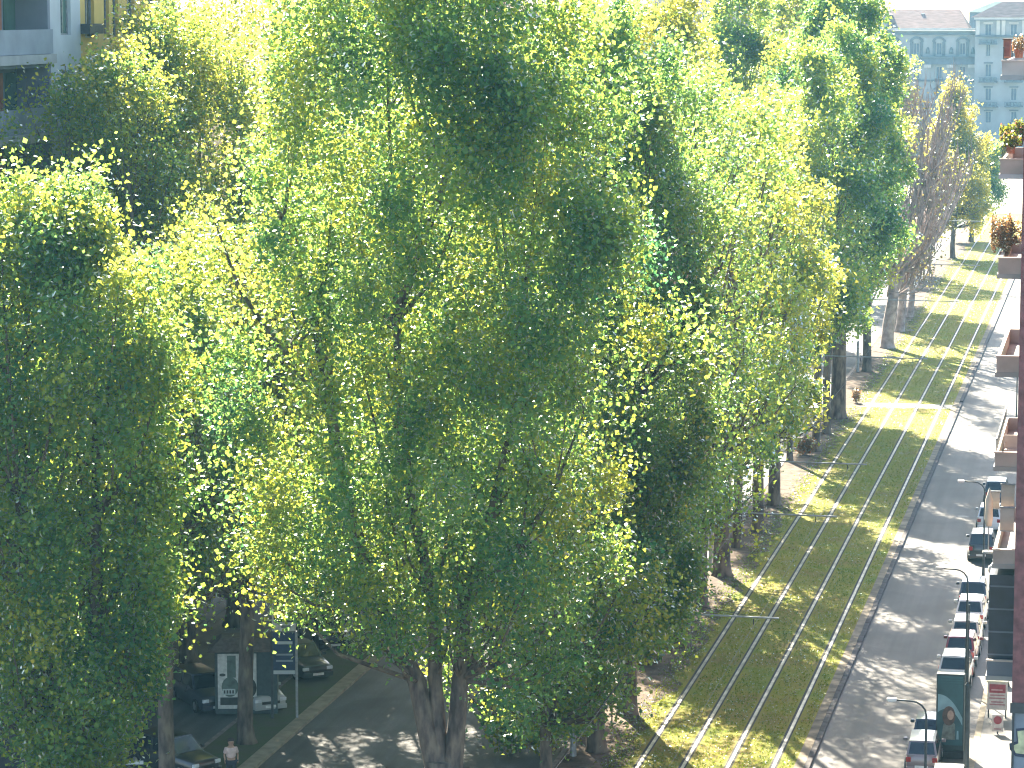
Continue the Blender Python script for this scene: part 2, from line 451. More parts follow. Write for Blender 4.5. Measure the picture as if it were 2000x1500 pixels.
def tree(name, base, height, z0, R, label, trunk_r=0.45, fork=None, stems=3, lean=(0, 0), nclump=90, nleaf=30000, leaf=0.24, tint=0.42,
         kind='egg', Ry=None, group='plane trees along the avenue', spread=0.75, bare=False, seed=1, clump=0.85, inner=0.4, category='tree', dens_low=1.0, paths=None, clear=None):
    nclump = int(nclump * (1.0 if bare else 1.4)); far = base[1] > 140
    nleaf = int(nleaf * (1.0 if bare else (1.85 if far else 1.98))); leaf *= (1.0 if bare else (.88 if far else .715))
    rr = random.Random(seed); nr = np.random.default_rng(seed + 100)
    bx, by = base[0], base[1]
    t = thing(name, (bx, by, 0), label, category, group)
    Ry = Ry or R
    fork = fork or z0 * 0.9
    def centre(z):
        q = z / height
        return np.array([lean[0] * q ** 1.3, lean[1] * q ** 1.3, z])
    # trunk with root flare, then the stems
    mb = MB()
    zz = [0, 0.25, 0.8, fork * 0.45, fork * 0.8, fork]
    rad = [trunk_r * 1.55, trunk_r * 1.22, trunk_r * 1.04, trunk_r * .95, trunk_r * .92, trunk_r * .86]
    jx, jy = rr.uniform(-.12, .12), rr.uniform(-.12, .12)
    mb.tube([centre(z) + np.array([jx * math.sin(z), jy * math.sin(z * .8), 0]) for z in zz], rad, 10, True)
    stems_pts = []
    ph = rr.uniform(0, 6.28)
    for sidx in range(stems):
        a = ph + 6.283 * sidx / stems + rr.uniform(-.4, .4)
        rr_ = R * rr.uniform(.28, .5) if stems > 1 else R * 0.08
        top = height * rr.uniform(.86, .97)
        pts = []; rads = []
        nseg = 9
        for q in range(nseg + 1):
            f = q / nseg
            z = fork * 0.93 + (top - fork * .93) * f
            out = rr_ * (1 - (1 - min(1, f * 1.35)) ** 2.0)
            wig = 0.22 * math.sin(f * 7 + sidx * 2)
            c = centre(z)
            pts.append(Vector((c[0] + math.cos(a) * out + wig, c[1] + math.sin(a) * out * Ry / R - wig * .6, z)))
            rads.append(max(0.025, trunk_r * (.74 if stems > 1 else .86) * (1 - f) ** 0.9))
        stems_pts.append((pts, rads))
        if paths is None: mb.tube(pts, rads, 7, False)
    if paths:
        stems_pts = []
        for pth, r0, dy in paths:
            pts = []
            for kx, ky in pth:
                q = at_y(kx, ky, by); pts.append(Vector((q.x - bx, 0, q.z)))
            n_ = len(pts)
            for i_, p_ in enumerate(pts): p_.y = dy * i_ / n_
            rads = [max(.03, r0 * (1 - .9 * i_ / (n_ - 1))) for i_ in range(n_)]
            stems_pts.append((pts, rads)); mb.tube(pts, rads, 8, False)
    wpart(mb, 'trunk', BARE if bare else BARK, None, True) if False else mb.build('trunk', BARE if bare else BARK, t, True)
    # clump centres inside the crown envelope
    nl = max(8, int(nclump / 2.5))
    lu = nr.uniform(0.02, 0.97, nl); la = nr.uniform(0, 2 * np.pi, nl)
    lf = inner + (1 - inner) * nr.uniform(0, 1, nl) ** 0.5
    lpr = profile(lu, kind) * (1 + 0.18 * np.sin(la * 3 + seed) + 0.10 * np.sin(lu * 15 + la * 2)) * nr.uniform(.86, 1.12, nl)
    lz = z0 + (height - z0) * lu
    li = nr.integers(0, nl, nclump)
    sp = np.clip(R * .14, .4, .95)
    off = nr.normal(size=(nclump, 3)) * np.array([sp, sp * Ry / R, sp * 1.5])
    cz = np.clip(lz[li] + off[:, 2], z0 * .8, height + .3)
    us = np.clip((cz - z0) / (height - z0), 0, 1)
    cc = np.array([centre(z) for z in cz])
    cx = cc[:, 0] + np.cos(la[li]) * R * (lpr * lf)[li] + off[:, 0]
    cyy = cc[:, 1] + np.sin(la[li]) * Ry * (lpr * lf)[li] + off[:, 1]
    C = np.stack([cx, cyy, cz], 1)
    if clear is not None:      # keep the fork and lower trunk open
        C = C[~((C[:, 2] < clear[1]) & (C[:, 0] < clear[0]))]; nclump = len(C)
        us = np.clip((C[:, 2] - z0) / (height - z0), 0, 1)
    # branches reach from the stems out to the clumps
    br = MB()
    allp = [(p, r) for pts, rads in stems_pts for p, r in zip(pts, rads)]
    for c in C:
        best = None
        for p, r in allp:
            dz = c[2] - p.z
            if dz < 0.4: continue
            h = math.hypot(c[0] - p.x, c[1] - p.y)
            cost = abs(dz - h * 1.5 - .8) + h * 0.6 + (30 if p.z < fork + 1.2 else 0)
            if best is None or cost < best[0]: best = (cost, p, r)
        if best is None: continue
        p, r = best[1], best[2]
        c = Vector(c)
        if (c - p).length > 5.2 and not bare: continue
        mid = p.lerp(c, .5) + Vector(((c.x - p.x) * .12, (c.y - p.y) * .12, -(c - p).length * .09))
        r0 = min(r * .6, 0.03 + 0.014 * (c - p).length)
        tip = c + Vector((0, 0, clump * .9))
        br.tube([p, mid, c, tip], [r0, r0 * .62, r0 * .33, r0 * .12], 4, False)
        if bare:
            for _ in range(13):
                q = p.lerp(c, rr.uniform(.35, 1)); ln = rr.uniform(.9, 2.6)
                o2 = Vector((rr.uniform(-.5, .5), rr.uniform(-.5, .5), ln))
                br.tube([q, q + o2 * .5 + Vector((o2.x * .3, o2.y * .3, 0)), q + o2], [r0 * .35 + .018, r0 * .25 + .014, .009], 3, False)
    br.build('branches', BARE if bare else BARK, t)
    # leaves
    if nleaf:
        wts = nr.uniform(.35, 1.6, nclump) * np.where(us < .25, dens_low, 1)
        idx = nr.choice(nclump, nleaf, p=wts / wts.sum())
        d = nr.normal(size=(nleaf, 3))
        sc = clump * nr.uniform(.75, 1.25, nclump)[idx][:, None]
        P = C[idx] + d * sc * np.array([.50, .50, .66])
        if not bare:
            nu = int(nleaf * .22)
            u2 = nr.uniform(.02, .985, nu); a2 = nr.uniform(0, 2 * np.pi, nu); f2 = nr.uniform(.03, 1, nu) ** .5
            z2 = z0 + (height - z0) * u2; p2 = profile(u2, kind) * f2 * (1 + 0.16 * np.sin(a2 * 3 + seed))
            q2 = (z2 / height) ** 1.3
            P[:nu] = np.stack([lean[0] * q2 + np.cos(a2) * R * p2, lean[1] * q2 + np.sin(a2) * Ry * p2, z2], 1)
        ctint = nr.normal(0, .10, nclump)[idx] + nr.normal(0, .08, nclump)[idx]
        tn = tint + .07 + ctint + nr.normal(0, .10, nleaf)
        flip = nr.uniform(0, 1, nleaf) < .012
        tn[flip] = nr.uniform(.85, 1, flip.sum())
        keep = P[:, 2] > 1.6
        leaf_mesh('crown', P[keep], leaf, tn[keep], BUDS if bare else LEAF, t, single=far and not bare, aspect=.95 if far else .85)
    return t

# ------------------------------------------------------------------ trees
def gx(x, y):
    g = G(x, y); return (g.x, g.y)
MAINP = [([(850, 1500), (815, 1330), (745, 1190), (690, 1010), (650, 800), (615, 600), (560, 430), (500, 300)], .36, -.6),
         ([(862, 1500), (848, 1330), (845, 1180), (800, 1000), (770, 800), (765, 560), (755, 400), (745, 220), (740, 90)], .27, 1.2),
         ([(885, 1500), (898, 1330), (905, 1180), (960, 1000), (1000, 820), (1010, 640), (1040, 420)], .33, .4),
         ([(765, 640), (830, 470), (880, 330), (900, 150), (905, 30)], .2, -1.0),
         ([(650, 800), (560, 690), (480, 560), (440, 430)], .15, -1.5),
         ([(905, 1180), (1010, 1080), (1090, 950), (1150, 800)], .16, -1.2)]
ROW = 'plane trees between the tram lawn and the side road'
tree('plane_tree', (-21.6, 94.5), 32.8, 8.6, 6.8, 'largest plane tree, forked pale trunk in front of the dark side road', 0.62, fork=5.4, stems=4, paths=MAINP, nclump=250, nleaf=92000, leaf=0.235, tint=.40, group=ROW, seed=3, inner=.25, clump=.95, dens_low=.7, clear=(1.6, 10.2))
tree('plane_tree', (-20.3, 117.5), 29.5, 3.6, 4.9, 'dense dark plane tree just behind the largest one, above the tram lawn', 0.36, fork=6, stems=3, nclump=190, nleaf=80000, leaf=.235, tint=.34, group=ROW, seed=4, inner=.3)
tree('plane_tree', gx(1225, 1400), 23, 8.0, 2.6, 'plane tree whose curved dark trunk shadow falls towards the first rail', 0.38, fork=5, stems=2, nclump=60, nleaf=7839, leaf=.25, tint=.36, group=ROW, seed=5)
tree('plane_tree', gx(1326, 1265), 27, 4.6, 4.2, 'plane tree with thick dark trunk beside the nearest tram bracket arm', 0.5, fork=6, stems=3, nclump=100, nleaf=10281, leaf=.26, tint=.40, group=ROW, seed=6)
tree('plane_tree', gx(1370, 1190), 25, 4.6, 3.4, 'slim plane tree next beyond the thick trunk at the bracket arm', 0.32, fork=6, stems=2, nclump=70, nleaf=5826, leaf=.27, tint=.45, group=ROW, seed=7)
tree('plane_tree', gx(1410, 1128), 26, 4.6, 4.0, 'plane tree with wide dark trunk standing in the shaded lawn edge', 0.46, fork=6, stems=3, nclump=90, nleaf=8225, leaf=.27, tint=.50, group=ROW, seed=8)
tree('plane_tree', gx(1440, 1073), 24, 4.6, 3.2, 'slim leaning plane tree left of a sunlit gap of road', 0.27, fork=6, stems=2, lean=(.2, 0), nclump=60, nleaf=4798, leaf=.28, tint=.52, group=ROW, seed=9)
tree('plane_tree', gx(1480, 1042), 25, 4.6, 3.5, 'plane tree right of the sunlit gap, yellow green crown', 0.33, fork=6, stems=3, nclump=80, nleaf=6511, leaf=.28, tint=.56, group=ROW, seed=10)
tree('plane_tree', gx(1512, 990), 23, 4.2, 3.1, 'bright yellow green plane tree with low leafy shoots over the rails', 0.36, fork=6, stems=3, nclump=90, nleaf=12000, leaf=.28, tint=.62, group=ROW, seed=12)
tree('plane_tree', gx(1543, 905), 22, 8.0, 2.4, 'thin plane tree with small crown against the pale sunlit road', 0.20, fork=7, stems=2, nclump=50, nleaf=7600, leaf=.28, tint=.60, group=ROW, seed=13)
tree('plane_tree', gx(1595, 885), 27, 8.0, 3.0, 'slender plane tree with straight bare trunk and reddish shrub at its foot', 0.28, fork=8, stems=2, nclump=60, nleaf=13000, leaf=.29, tint=.42, group=ROW, seed=14)
tree('plane_tree', gx(1613, 850), 29, 9.0, 3.2, 'leaning plane tree in front of the thickest far trunk', 0.27, fork=9, stems=2, lean=(.9, 0), nclump=70, nleaf=15000, leaf=.29, tint=.38, group=ROW, seed=15)
tree('plane_tree', gx(1637, 820), 31.5, 7.5, 4.6, 'tall dark plane tree with thick trunk at the pale crossing path', 0.55, fork=7.5, stems=3, nclump=120, nleaf=30000, leaf=.3, tint=.36, group=ROW, seed=16)
tree('plane_tree', gx(1693, 728), 29.5, 6.5, 3.2, 'plane tree with patched bark just past the pale crossing path', 0.36, fork=5.5, stems=3, nclump=60, nleaf=5500, leaf=.28, tint=.62, lean=(-.6, 0), group=ROW, seed=17)
BG = 'leafless trees beyond the crossing path'
tree('bare_tree', gx(1733, 682), 24.5, 5.5, 4.6, 'leafless brown tree with thick trunk, nearest of the bare ones', 0.55, fork=5.0, stems=4, lean=(3.3, 0), nclump=100, nleaf=1400, leaf=.22, tint=.5, group=BG, seed=18, bare=True, kind='egg')
tree('bare_tree', gx(1757, 650), 20.5, 5.5, 4.2, 'leafless brown tree close behind the nearest bare one', 0.40, fork=5.5, stems=3, lean=(2.6, 0), nclump=70, nleaf=1600, leaf=.22, tint=.62, group=BG, seed=19, bare=True, kind='egg')
tree('bare_tree', gx(1776, 622), 17.5, 5.0, 3.0, 'smallest leafless tree with a haze of tan and green buds', 0.30, fork=4.5, stems=3, lean=(2.4, 0), nclump=60, nleaf=3200, leaf=.22, tint=.75, group=BG, seed=20, bare=True, kind='egg')
# far trees of the same row
FT = 'far trees at the end of the avenue'
tree('plane_tree', (-19.8, 362), 20.0, 4.5, 3.9, 'bright pointed tree at the far end of the tram lawn', 0.3, fork=4, stems=2, nclump=110, nleaf=14000, leaf=.36, tint=.84, kind='cone', group=FT, seed=21)
tree('plane_tree', (-19.0, 388), 13.0, 3.0, 4.2, 'low rounded green tree behind the pointed far tree', 0.3, fork=3, stems=2, nclump=60, nleaf=14300, leaf=.36, tint=.52, group=FT, seed=22)
tree('plane_tree', (-27.6, 345), 27.5, 6.0, 4.4, 'hazy pale green tree standing before the grey palace', 0.35, fork=6, stems=2, nclump=70, nleaf=9600, leaf=.38, tint=.48, group=FT, seed=23)
tree('plane_tree', (-25.4, 300), 20.0, 5.0, 3.4, 'brownish thin tree behind the leafless ones', 0.3, fork=5, stems=2, nclump=60, nleaf=2600, leaf=.26, tint=.5, group=BG, seed=24, bare=True)
# second row, on the far side of the side road island
R2 = 'tall plane trees behind the first row'
for i, (X, Y, h, R, tn, lab) in enumerate([
        (-27.2, 131, 29.8, 5.2, .52, 'plane tree with sunlit top directly behind the largest one'),
        (-28.5, 160, 30.2, 4.8, .64, 'bright yellow topped plane tree right of the largest one'),
        (-29.3, 193, 30.2, 5.0, .60, 'yellow green plane tree, crown cut by the top edge of the view'),
        (-29.6, 232, 31.5, 5.2, .42, 'dark tall plane tree between yellow crowns near the top edge'),
        (-29.6, 270, 32.0, 5.2, .62, 'pale yellow plane tree right of the dark tall one'),
        (-29.3, 312, 32.0, 5.2, .66, 'pale yellow plane tree highest beside the grey palace')]):
    tree('plane_tree', (X, Y), h, 7.5, R, lab, .4, fork=7, stems=3, nclump=120, nleaf=int(25000 - 35 * (Y - 131)), leaf=.26 + .0006 * (Y - 131), tint=tn, group=R2, seed=30 + i)
# left verge row
tree('plane_tree', (-20.4, 107), 15.5, 3.0, 3.6, 'low leafy plane tree filling the gap right of the forked trunk', 0.25, fork=4, stems=3, nclump=80, nleaf=17600, leaf=.235, tint=.42, group=R2, seed=61)
R3 = 'plane trees on the left verge'
tree('plane_tree', (-33.5, 91.5), 23.8, 5.4, 4.4, 'near plane tree with bright lime top, trunk hidden below the view', 0.45, fork=5, stems=4, nclump=190, nleaf=66000, leaf=.24, tint=.46, group=R3, seed=41, inner=.25, clump=.9)
tree('plane_tree', (-34.9, 106.6), 20.5, 8.2, 3.6, 'plane tree with plain grey trunk beside the parked black car', 0.32, fork=8, stems=2, nclump=70, nleaf=15000, leaf=.25, tint=.44, group=R3, seed=42)
tree('plane_tree', gx(482, 1455), 21.5, 7.0, 4.2, 'sparse plane tree with brown trunk in front of the advertising kiosk', 0.33, fork=6.5, stems=3, nclump=90, nleaf=15000, leaf=.25, tint=.62, group=R3, seed=43, clump=1.1)
tree('plane_tree', (-34.3, 138), 26.5, 6.5, 4.8, 'plane tree behind the dark parked cars and the blue sign', 0.34, fork=6, stems=3, nclump=100, nleaf=30000, leaf=.26, tint=.46, group=R3, seed=44)
R4 = 'plane trees on the left pavement'
tree('plane_tree', (-42.3, 123), 28.4, 5.0, 5.4, 'olive yellow plane tree in front of the modern apartment block', 0.4, fork=6.5, stems=3, nclump=130, nleaf=28800, leaf=.25, tint=.58, group=R4, seed=51)
tree('plane_tree', (-42.0, 139), 31.2, 5.0, 5.6, 'olive plane tree hiding the end of the apartment block', 0.4, fork=6.5, stems=3, nclump=110, nleaf=24000, leaf=.26, tint=.66, group=R4, seed=52)
tree('plane_tree', (-41.6, 163), 32.5, 6.0, 5.6, 'plane tree glimpsed at the top edge left of the largest tree', 0.4, fork=6.5, stems=3, nclump=90, nleaf=30000, leaf=.28, tint=.60, group=R4, seed=53)
tree('plane_tree', (-41.6, 130.5), 29.6, 5.0, 5.4, 'yellow green plane tree between the two olive ones near the ochre wall', 0.38, fork=6.5, stems=3, nclump=140, nleaf=40000, leaf=.25, tint=.56, group=R4, seed=57)

# ------------------------------------------------------------------ buildings
PAL = mat('grey_blue_render', (0.29, 0.31, 0.33), 0.85, var=0.10, scale=0.25, bump=0.1, bscale=3)
PAL_L = mat('pale_stone_trim', (0.46, 0.46, 0.44), 0.85, var=0.08, scale=0.6)
PAL_D = mat('dark_stone_band', (0.12, 0.14, 0.165), 0.85, var=0.12, scale=0.6)
SHUT = mat('blue_grey_shutter', (0.10, 0.13, 0.18), 0.6, var=0.12, scale=1.5)
ROOF = mat('terracotta_roof', (0.29, 0.18, 0.15), 0.9, var=0.18, scale=0.7, bump=0.5, bscale=6, stretch=(1, 6, 1))
GREENROOF = mat('green_copper_roof', (0.13, 0.20, 0.17), 0.7, var=0.15, scale=0.5)
GLASS = mat('dark_window_glass', (0.03, 0.04, 0.045), 0.12, var=0.2, scale=1, spec=0.6)
GLASS_G = mat('green_window_glass', (0.07, 0.14, 0.11), 0.2, var=0.15, scale=1, spec=0.6)
YELLOW = mat('ochre_facade_panel', (0.62, 0.42, 0.10), 0.7, var=0.06, scale=0.8)
PALEW = mat('pale_facade_panel', (0.52, 0.55, 0.56), 0.75, var=0.06, scale=0.6)
GREYW = mat('grey_parapet', (0.27, 0.30, 0.33), 0.75, var=0.08, scale=0.8)
SLATEW = mat('slate_grey_wall', (0.20, 0.22, 0.26), 0.8, var=0.10, scale=0.5)
BRICKO = mat('rust_shutter', (0.36, 0.13, 0.07), 0.7, var=0.12, scale=2)
CONC = mat('concrete_slab', (0.38, 0.38, 0.36), 0.85, var=0.1, scale=0.9)
CLINK = mat('dark_red_clinker', (0.19, 0.075, 0.075), 0.75, var=0.22, scale=3, bump=0.3, bscale=9)
BEIGE = mat('beige_balcony_render', (0.46, 0.41, 0.36), 0.85, var=0.10, scale=1.5)
AWN = mat('beige_awning_cloth', (0.60, 0.51, 0.43), 0.9, var=0.07, scale=2)

def facade(parent, axis, plane, u0, u1, z0, z1, holes, m, depth=0.25, name='wall', out=-1):
    """wall sheet with real openings and reveals; axis 'y': wall at Y=plane facing -Y, axis 'x': wall at X=plane facing +X"""
    us = sorted({u0, u1, *[h[0] for h in holes], *[h[1] for h in holes]})
    zs = sorted({z0, z1, *[h[2] for h in holes], *[h[3] for h in holes]})
    us = [u for u in us if u0 <= u <= u1]; zs = [z for z in zs if z0 <= z <= z1]
    mb = MB()
    def pt(u, z, d=0.0):
        return (u, plane + d, z) if axis == 'y' else (plane - d, u, z)
    for a, b in zip(us[:-1], us[1:]):
        for c, d in zip(zs[:-1], zs[1:]):
            cu, cz_ = (a + b) / 2, (c + d) / 2
            if any(h[0] < cu < h[1] and h[2] < cz_ < h[3] for h in holes): continue
            mb.face([pt(a, c), pt(b, c), pt(b, d), pt(a, d)])
    for h in holes:
        a, b, c, d = h[:4]
        mb.face([pt(a, c), pt(a, c, depth), pt(a, d, depth), pt(a, d)])
        mb.face([pt(b, c), pt(b, c, depth), pt(b, d, depth), pt(b, d)])
        mb.face([pt(a, d), pt(a, d, depth), pt(b, d, depth), pt(b, d)])
        mb.face([pt(a, c), pt(a, c, depth), pt(b, c, depth), pt(b, c)])
    o = wpart(mb, name, m, parent)
    return o
def pane(parent, axis, plane, h, m, depth=0.22, name='window', frame=None, bars=1):
    a, b, c, d = h[:4]
    mb = MB()
    if axis == 'y': mb.box(a - .02, b + .02, plane + depth, plane + depth + .05, c - .02, d + .02)
    else: mb.box(plane - depth - .05, plane - depth, a - .02, b + .02, c - .02, d + .02)
    w = wpart(mb, name, m, parent)
    if frame:
        f = MB(); q = 0.07
        def bar(a0, a1, c0, c1):
            if axis == 'y': f.box(a0, a1, plane + depth - .05, plane + depth + .012, c0, c1)
            else: f.box(plane - depth - .012, plane - depth + .05, a0, a1, c0, c1)
        bar(a, a + q, c, d); bar(b - q, b, c, d); bar(a + q, b - q, c, c + q); bar(a + q, b - q, d - q, d)
        for k_ in range(bars):
            u = a + (b - a) * (k_ + 1) / (bars + 1); bar(u - .03, u + .03, c + q, d - q)
        wpart(f, 'frame', frame, w)
    return w

# the palace closing the street ------------------------------------------
YP = 600.0
def px_rect(x0, x1, y0, y1, Y):
    a = at_y(x0, y1, Y); b = at_y(x1, y0, Y); return (a.x, b.x, a.z, b.z)
pal = thing('palace', (-40, YP, 0), 'long grey palace with arched windows closing the far end of the street', 'building')
wx0 = at_y(1600, 55, YP).x; wx1 = at_y(1907, 55, YP).x
top = at_y(1800, 60, YP).z
holes, row1, row2 = [], [], []
for cx_ in (1655, 1700, 1745, 1790, 1834, 1880):
    for (y0, y1, hw) in ((84, 107, 5.5), (130, 153, 6), (176, 198, 6), (222, 244, 6)):
        h = px_rect(cx_ - hw, cx_ + hw, y0, y1, YP); holes.append(h)
        (row1 if y0 == 84 else row2).append((h, y0))
facade(pal, 'y', YP, wx0, wx1, 0, top, holes, PAL, .35)
wpart(MB().box(wx0, wx1, YP + .36, YP + 16, 0, top - .05), 'rear_block', PAL, pal)
for h, y0 in row1 + row2:
    w = pane(pal, 'y', YP, h, SHUT if (y0 != 84 or random.random() < .5) else GLASS_G, .3, frame=PAL_L)
    if y0 == 84:      # arched surround standing proud of the wall
        mb = MB(); cx_ = (h[0] + h[1]) / 2; ww = h[1] - h[0]
        mb.box(cx_ - ww * 1.15, cx_ - ww * .62, YP - .22, YP - .003, h[2] - .2, h[3] + .25)
        mb.box(cx_ + ww * .62, cx_ + ww * 1.15, YP - .22, YP - .003, h[2] - .2, h[3] + .25)
        n_ = 12; r1, r0 = ww * 1.28, ww * .78; zc = h[3] + .25
        for q in range(n_):
            a0, a1 = math.pi * q / n_, math.pi * (q + 1) / n_
            P4 = [(cx_ + r1 * math.cos(a0), zc + r1 * .72 * math.sin(a0)), (cx_ + r1 * math.cos(a1), zc + r1 * .72 * math.sin(a1)), (cx_ + r0 * math.cos(a1), zc + r0 * .72 * math.sin(a1)), (cx_ + r0 * math.cos(a0), zc + r0 * .72 * math.sin(a0))]
            mb.face([(p[0], YP - .3, p[1]) for p in P4])
            mb.face([(P4[0][0], YP - .3, P4[0][1]), (P4[1][0], YP - .3, P4[1][1]), (P4[1][0], YP - .002, P4[1][1]), (P4[0][0], YP - .002, P4[0][1])])
            mb.face([(P4[2][0], YP - .3, P4[2][1]), (P4[3][0], YP - .3, P4[3][1]), (P4[3][0], YP - .002, P4[3][1]), (P4[2][0], YP - .002, P4[2][1])])
        wpart(mb, 'window_surround', PAL_D, w)
    else:
        mb = MB(); mb.box(h[0] - .25, h[1] + .25, YP - .25, YP - .003, h[2] - .3, h[2] - .05)
        wpart(mb, 'sill', PAL_D, w); mb = MB()
        if y0 > 160:
            mb.face([(h[0] - .5, YP - .3, h[3] + .3), (h[1] + .5, YP - .3, h[3] + .3), ((h[0] + h[1]) / 2, YP - .3, h[3] + 1.1)])
            mb.box(h[0] - .5, h[1] + .5, YP - .31, YP - .003, h[3] + .1, h[3] + .3)
            wpart(mb, 'pediment', PAL_D, w)
for cx_ in (1722, 1767, 1812, 1858, 1900):      # niches with busts between the arches
    r = px_rect(cx_ - 4, cx_ + 4, 92, 105, YP); mb = MB()
    mb.box(r[0], r[1], YP - .12, YP - .003, r[2], r[2] + .35); mb.tube([((r[0] + r[1]) / 2, YP - .15, r[2] + .3), ((r[0] + r[1]) / 2, YP - .15, r[2] + .8), ((r[0] + r[1]) / 2, YP - .15, r[3])], [.38, .32, .12], 8)
    wpart(mb, 'niche_ornament', PAL_D, pal)
def band(parent, x0, x1, y0, y1, Y, out, m, name):
    r = px_rect(x0, x1, y0, y1, Y); return wpart(MB().box(r[0], r[1], Y - out, Y - .004, r[2], r[3]), name, m, parent)
band(pal, 1600, 1905, 55, 59, YP, 1.1, PAL_L, 'cornice'); band(pal, 1600, 1905, 65.5, 68, YP, .55, PAL_D, 'string_course')
band(pal, 1796, 1905, 110.5, 113, YP, 1.5, PAL_D, 'terrace_slab'); band(pal, 1796, 1905, 113.2, 125.5, YP, 1.0, SHUT, 'terrace_front')
for cx_ in (1812, 1856, 1898): band(pal, cx_ - 7, cx_ + 7, 126, 132, YP, .9, PAL_L, 'bracket')
band(pal, 1600, 1905, 156, 158, YP, .4, PAL_D, 'string_course'); band(pal, 1600, 1905, 204, 206, YP, .4, PAL_D, 'string_course')
# main roof
z_e = at_y(1800, 55, YP).z; z_r = z_e + 3.6
mb = MB(); xa, xb = wx0, at_y(1893, 40, YP).x
mb.face([(xa, YP - .8, z_e), (xb, YP - .8, z_e), (xb - 2, YP + 5, z_r), (xa + 2, YP + 5, z_r)])
mb.face([(xa, YP + 11, z_e), (xb, YP + 11, z_e), (xb - 2, YP + 5.01, z_r), (xa + 2, YP + 5.01, z_r)])
mb.face([(xb, YP - .8, z_e), (xb, YP + 11, z_e), (xb - 2, YP + 5, z_r)])
roof = wpart(mb, 'roof', ROOF, pal)
for cx_, y0, y1, m_, w_ in ((1802, 27, 47, WHITE, 3), (1869, 44, 53, WHITE, 3.5), (1745, 45, 53, PAL_D, 5), (1780, 45, 53, STEEL_D, 5), (1793, 46, 53, STEEL_D, 4), (1818, 46, 53, PAL_L, 4), (1840, 48, 53, PAL_L, 4), (1879, 46, 53, STEEL_D, 4), (1755, 22, 32, PAL_D, 3)):
    yb = YP + 1.5 + (53 - y1) * .35
    r = px_rect(cx_ - w_, cx_ + w_, y0, y1 + 3, yb)
    mb = MB().box(r[0], r[1], yb, yb + .9, r[2], r[3]); mb.box(r[0] - .08, r[1] + .08, yb - .08, yb + .98, r[3], r[3] + .12)
    wpart(mb, 'chimney', m_, roof)
# corner tower on the right of the palace
YT = 597.0
tw = thing('palace_corner_tower', (-26, YT, 0), 'taller grey corner tower at the end of the palace with balconies', 'building')
tx0 = at_y(1905, 50, YT).x; tx1 = at_y(2085, 50, YT).x; tz = at_y(1950, 40, YT).z
holes = []; meta = []
for cx_ in (1930, 1980, 2030):
    for (y0, y1, hw) in ((47, 69, 6.5), (86, 110, 4.5), (125, 150, 6), (172, 196, 6), (218, 240, 6)):
        h = px_rect(cx_ - hw, cx_ + hw, y0, y1, YT); holes.append(h); meta.append((cx_, y0))
facade(tw, 'y', YT, tx0, tx1, 0, tz, holes, PAL, .35)
wpart(MB().box(tx0, tx1, YT + .36, YT + 16, 0, tz - .05), 'rear_block', PAL, tw)
for h, (cx_, y0) in zip(holes, meta):
    w = pane(tw, 'y', YT, h, SHUT, .3, frame=PAL_L)
    mb = MB().box(h[0] - .3, h[1] + .3, YT - .22, YT - .003, h[3] + .08, h[3] + .35); wpart(mb, 'lintel', PAL_D if y0 > 60 else PAL_L, w)
band(tw, 1903, 2087, 33.5, 38, YT, 1.2, PAL_L, 'cornice'); band(tw, 1905, 2085, 69, 72, YT, .6, PAL_D, 'string_course')
for cx_ in (1910, 1950, 1960, 2000, 2012): band(tw, cx_ - 4, cx_ + 4, 40, 68.5, YT, .35, PAL_L, 'pilaster')
for cx_ in (1930, 1980):
    for y0 in (78, 152, 200):
        r = px_rect(cx_ - 18, cx_ + 18, y0, y0 + 9, YT); mb = MB()
        mb.box(r[0], r[1], YT - 1.5, YT - .003, r[2], r[2] + .25)
        for q in range(13):
            u = r[0] + (r[1] - r[0]) * (q + .5) / 13; mb.tube([(u, YT - 1.42, r[2] + .25), (u, YT - 1.42, r[3])], .07, 4)
        mb.box(r[0], r[1], YT - 1.52, YT - 1.34, r[3], r[3] + .12)
        wpart(mb, 'balcony', PAL_D, tw)
ze = at_y(1950, 34, YT).z; mb = MB(); xm = (tx0 + tx1) / 2
mb.face([(tx0 - .9, YT - 1.3, ze), (tx1 + .9, YT - 1.3, ze), (tx1 - 5, YT + 2.6, ze + 3.0), (tx0 + 5, YT + 2.6, ze + 3.0)])
mb.face([(tx0 - .9, YT - 1.3, ze), (tx0 + 5, YT + 2.6, ze + 3.0), (tx0 - .9, YT + 17, ze)])
mb.face([(tx1 + .9, YT - 1.3, ze), (tx1 - 5, YT + 2.6, ze + 3.0), (tx1 + .9, YT + 17, ze)])
mb.face([(tx0 - .9, YT + 17, ze), (tx1 + .9, YT + 17, ze), (tx1 - 5, YT + 2.61, ze + 3.0), (tx0 + 5, YT + 2.61, ze + 3.0)])
wpart(mb, 'roof', ROOF, tw)
# left corner pavilion of the palace
tl = thing('palace_pavilion', (-52, YT, 0), 'raised palace pavilion with small hipped roof just above the tree tops', 'building')
lx0 = at_y(1640, 50, YT).x; lx1 = at_y(1731, 50, YT).x; lz = at_y(1700, 32, YT).z
holes = [px_rect(c - 6, c + 6, 38, 52, YT) for c in (1660, 1688, 1716)]
facade(tl, 'y', YT, lx0, lx1, 0, lz, holes, PAL, .35); wpart(MB().box(lx0, lx1, YT + .36, YT + 14, 0, lz - .05), 'rear_block', PAL, tl)
for h in holes: pane(tl, 'y', YT, h, SHUT, .3, frame=PAL_L)
band(tl, 1638, 1733, 29.5, 33, YT, 1.0, PAL_D, 'cornice')
ze = at_y(1700, 29, YT).z; mb = MB()
mb.face([(lx0 - .8, YT - 1.1, ze), (lx1 + .8, YT - 1.1, ze), (lx1 - 3, YT + 1.4, ze + 2.0), (lx0 + 3, YT + 1.4, ze + 2.0)])
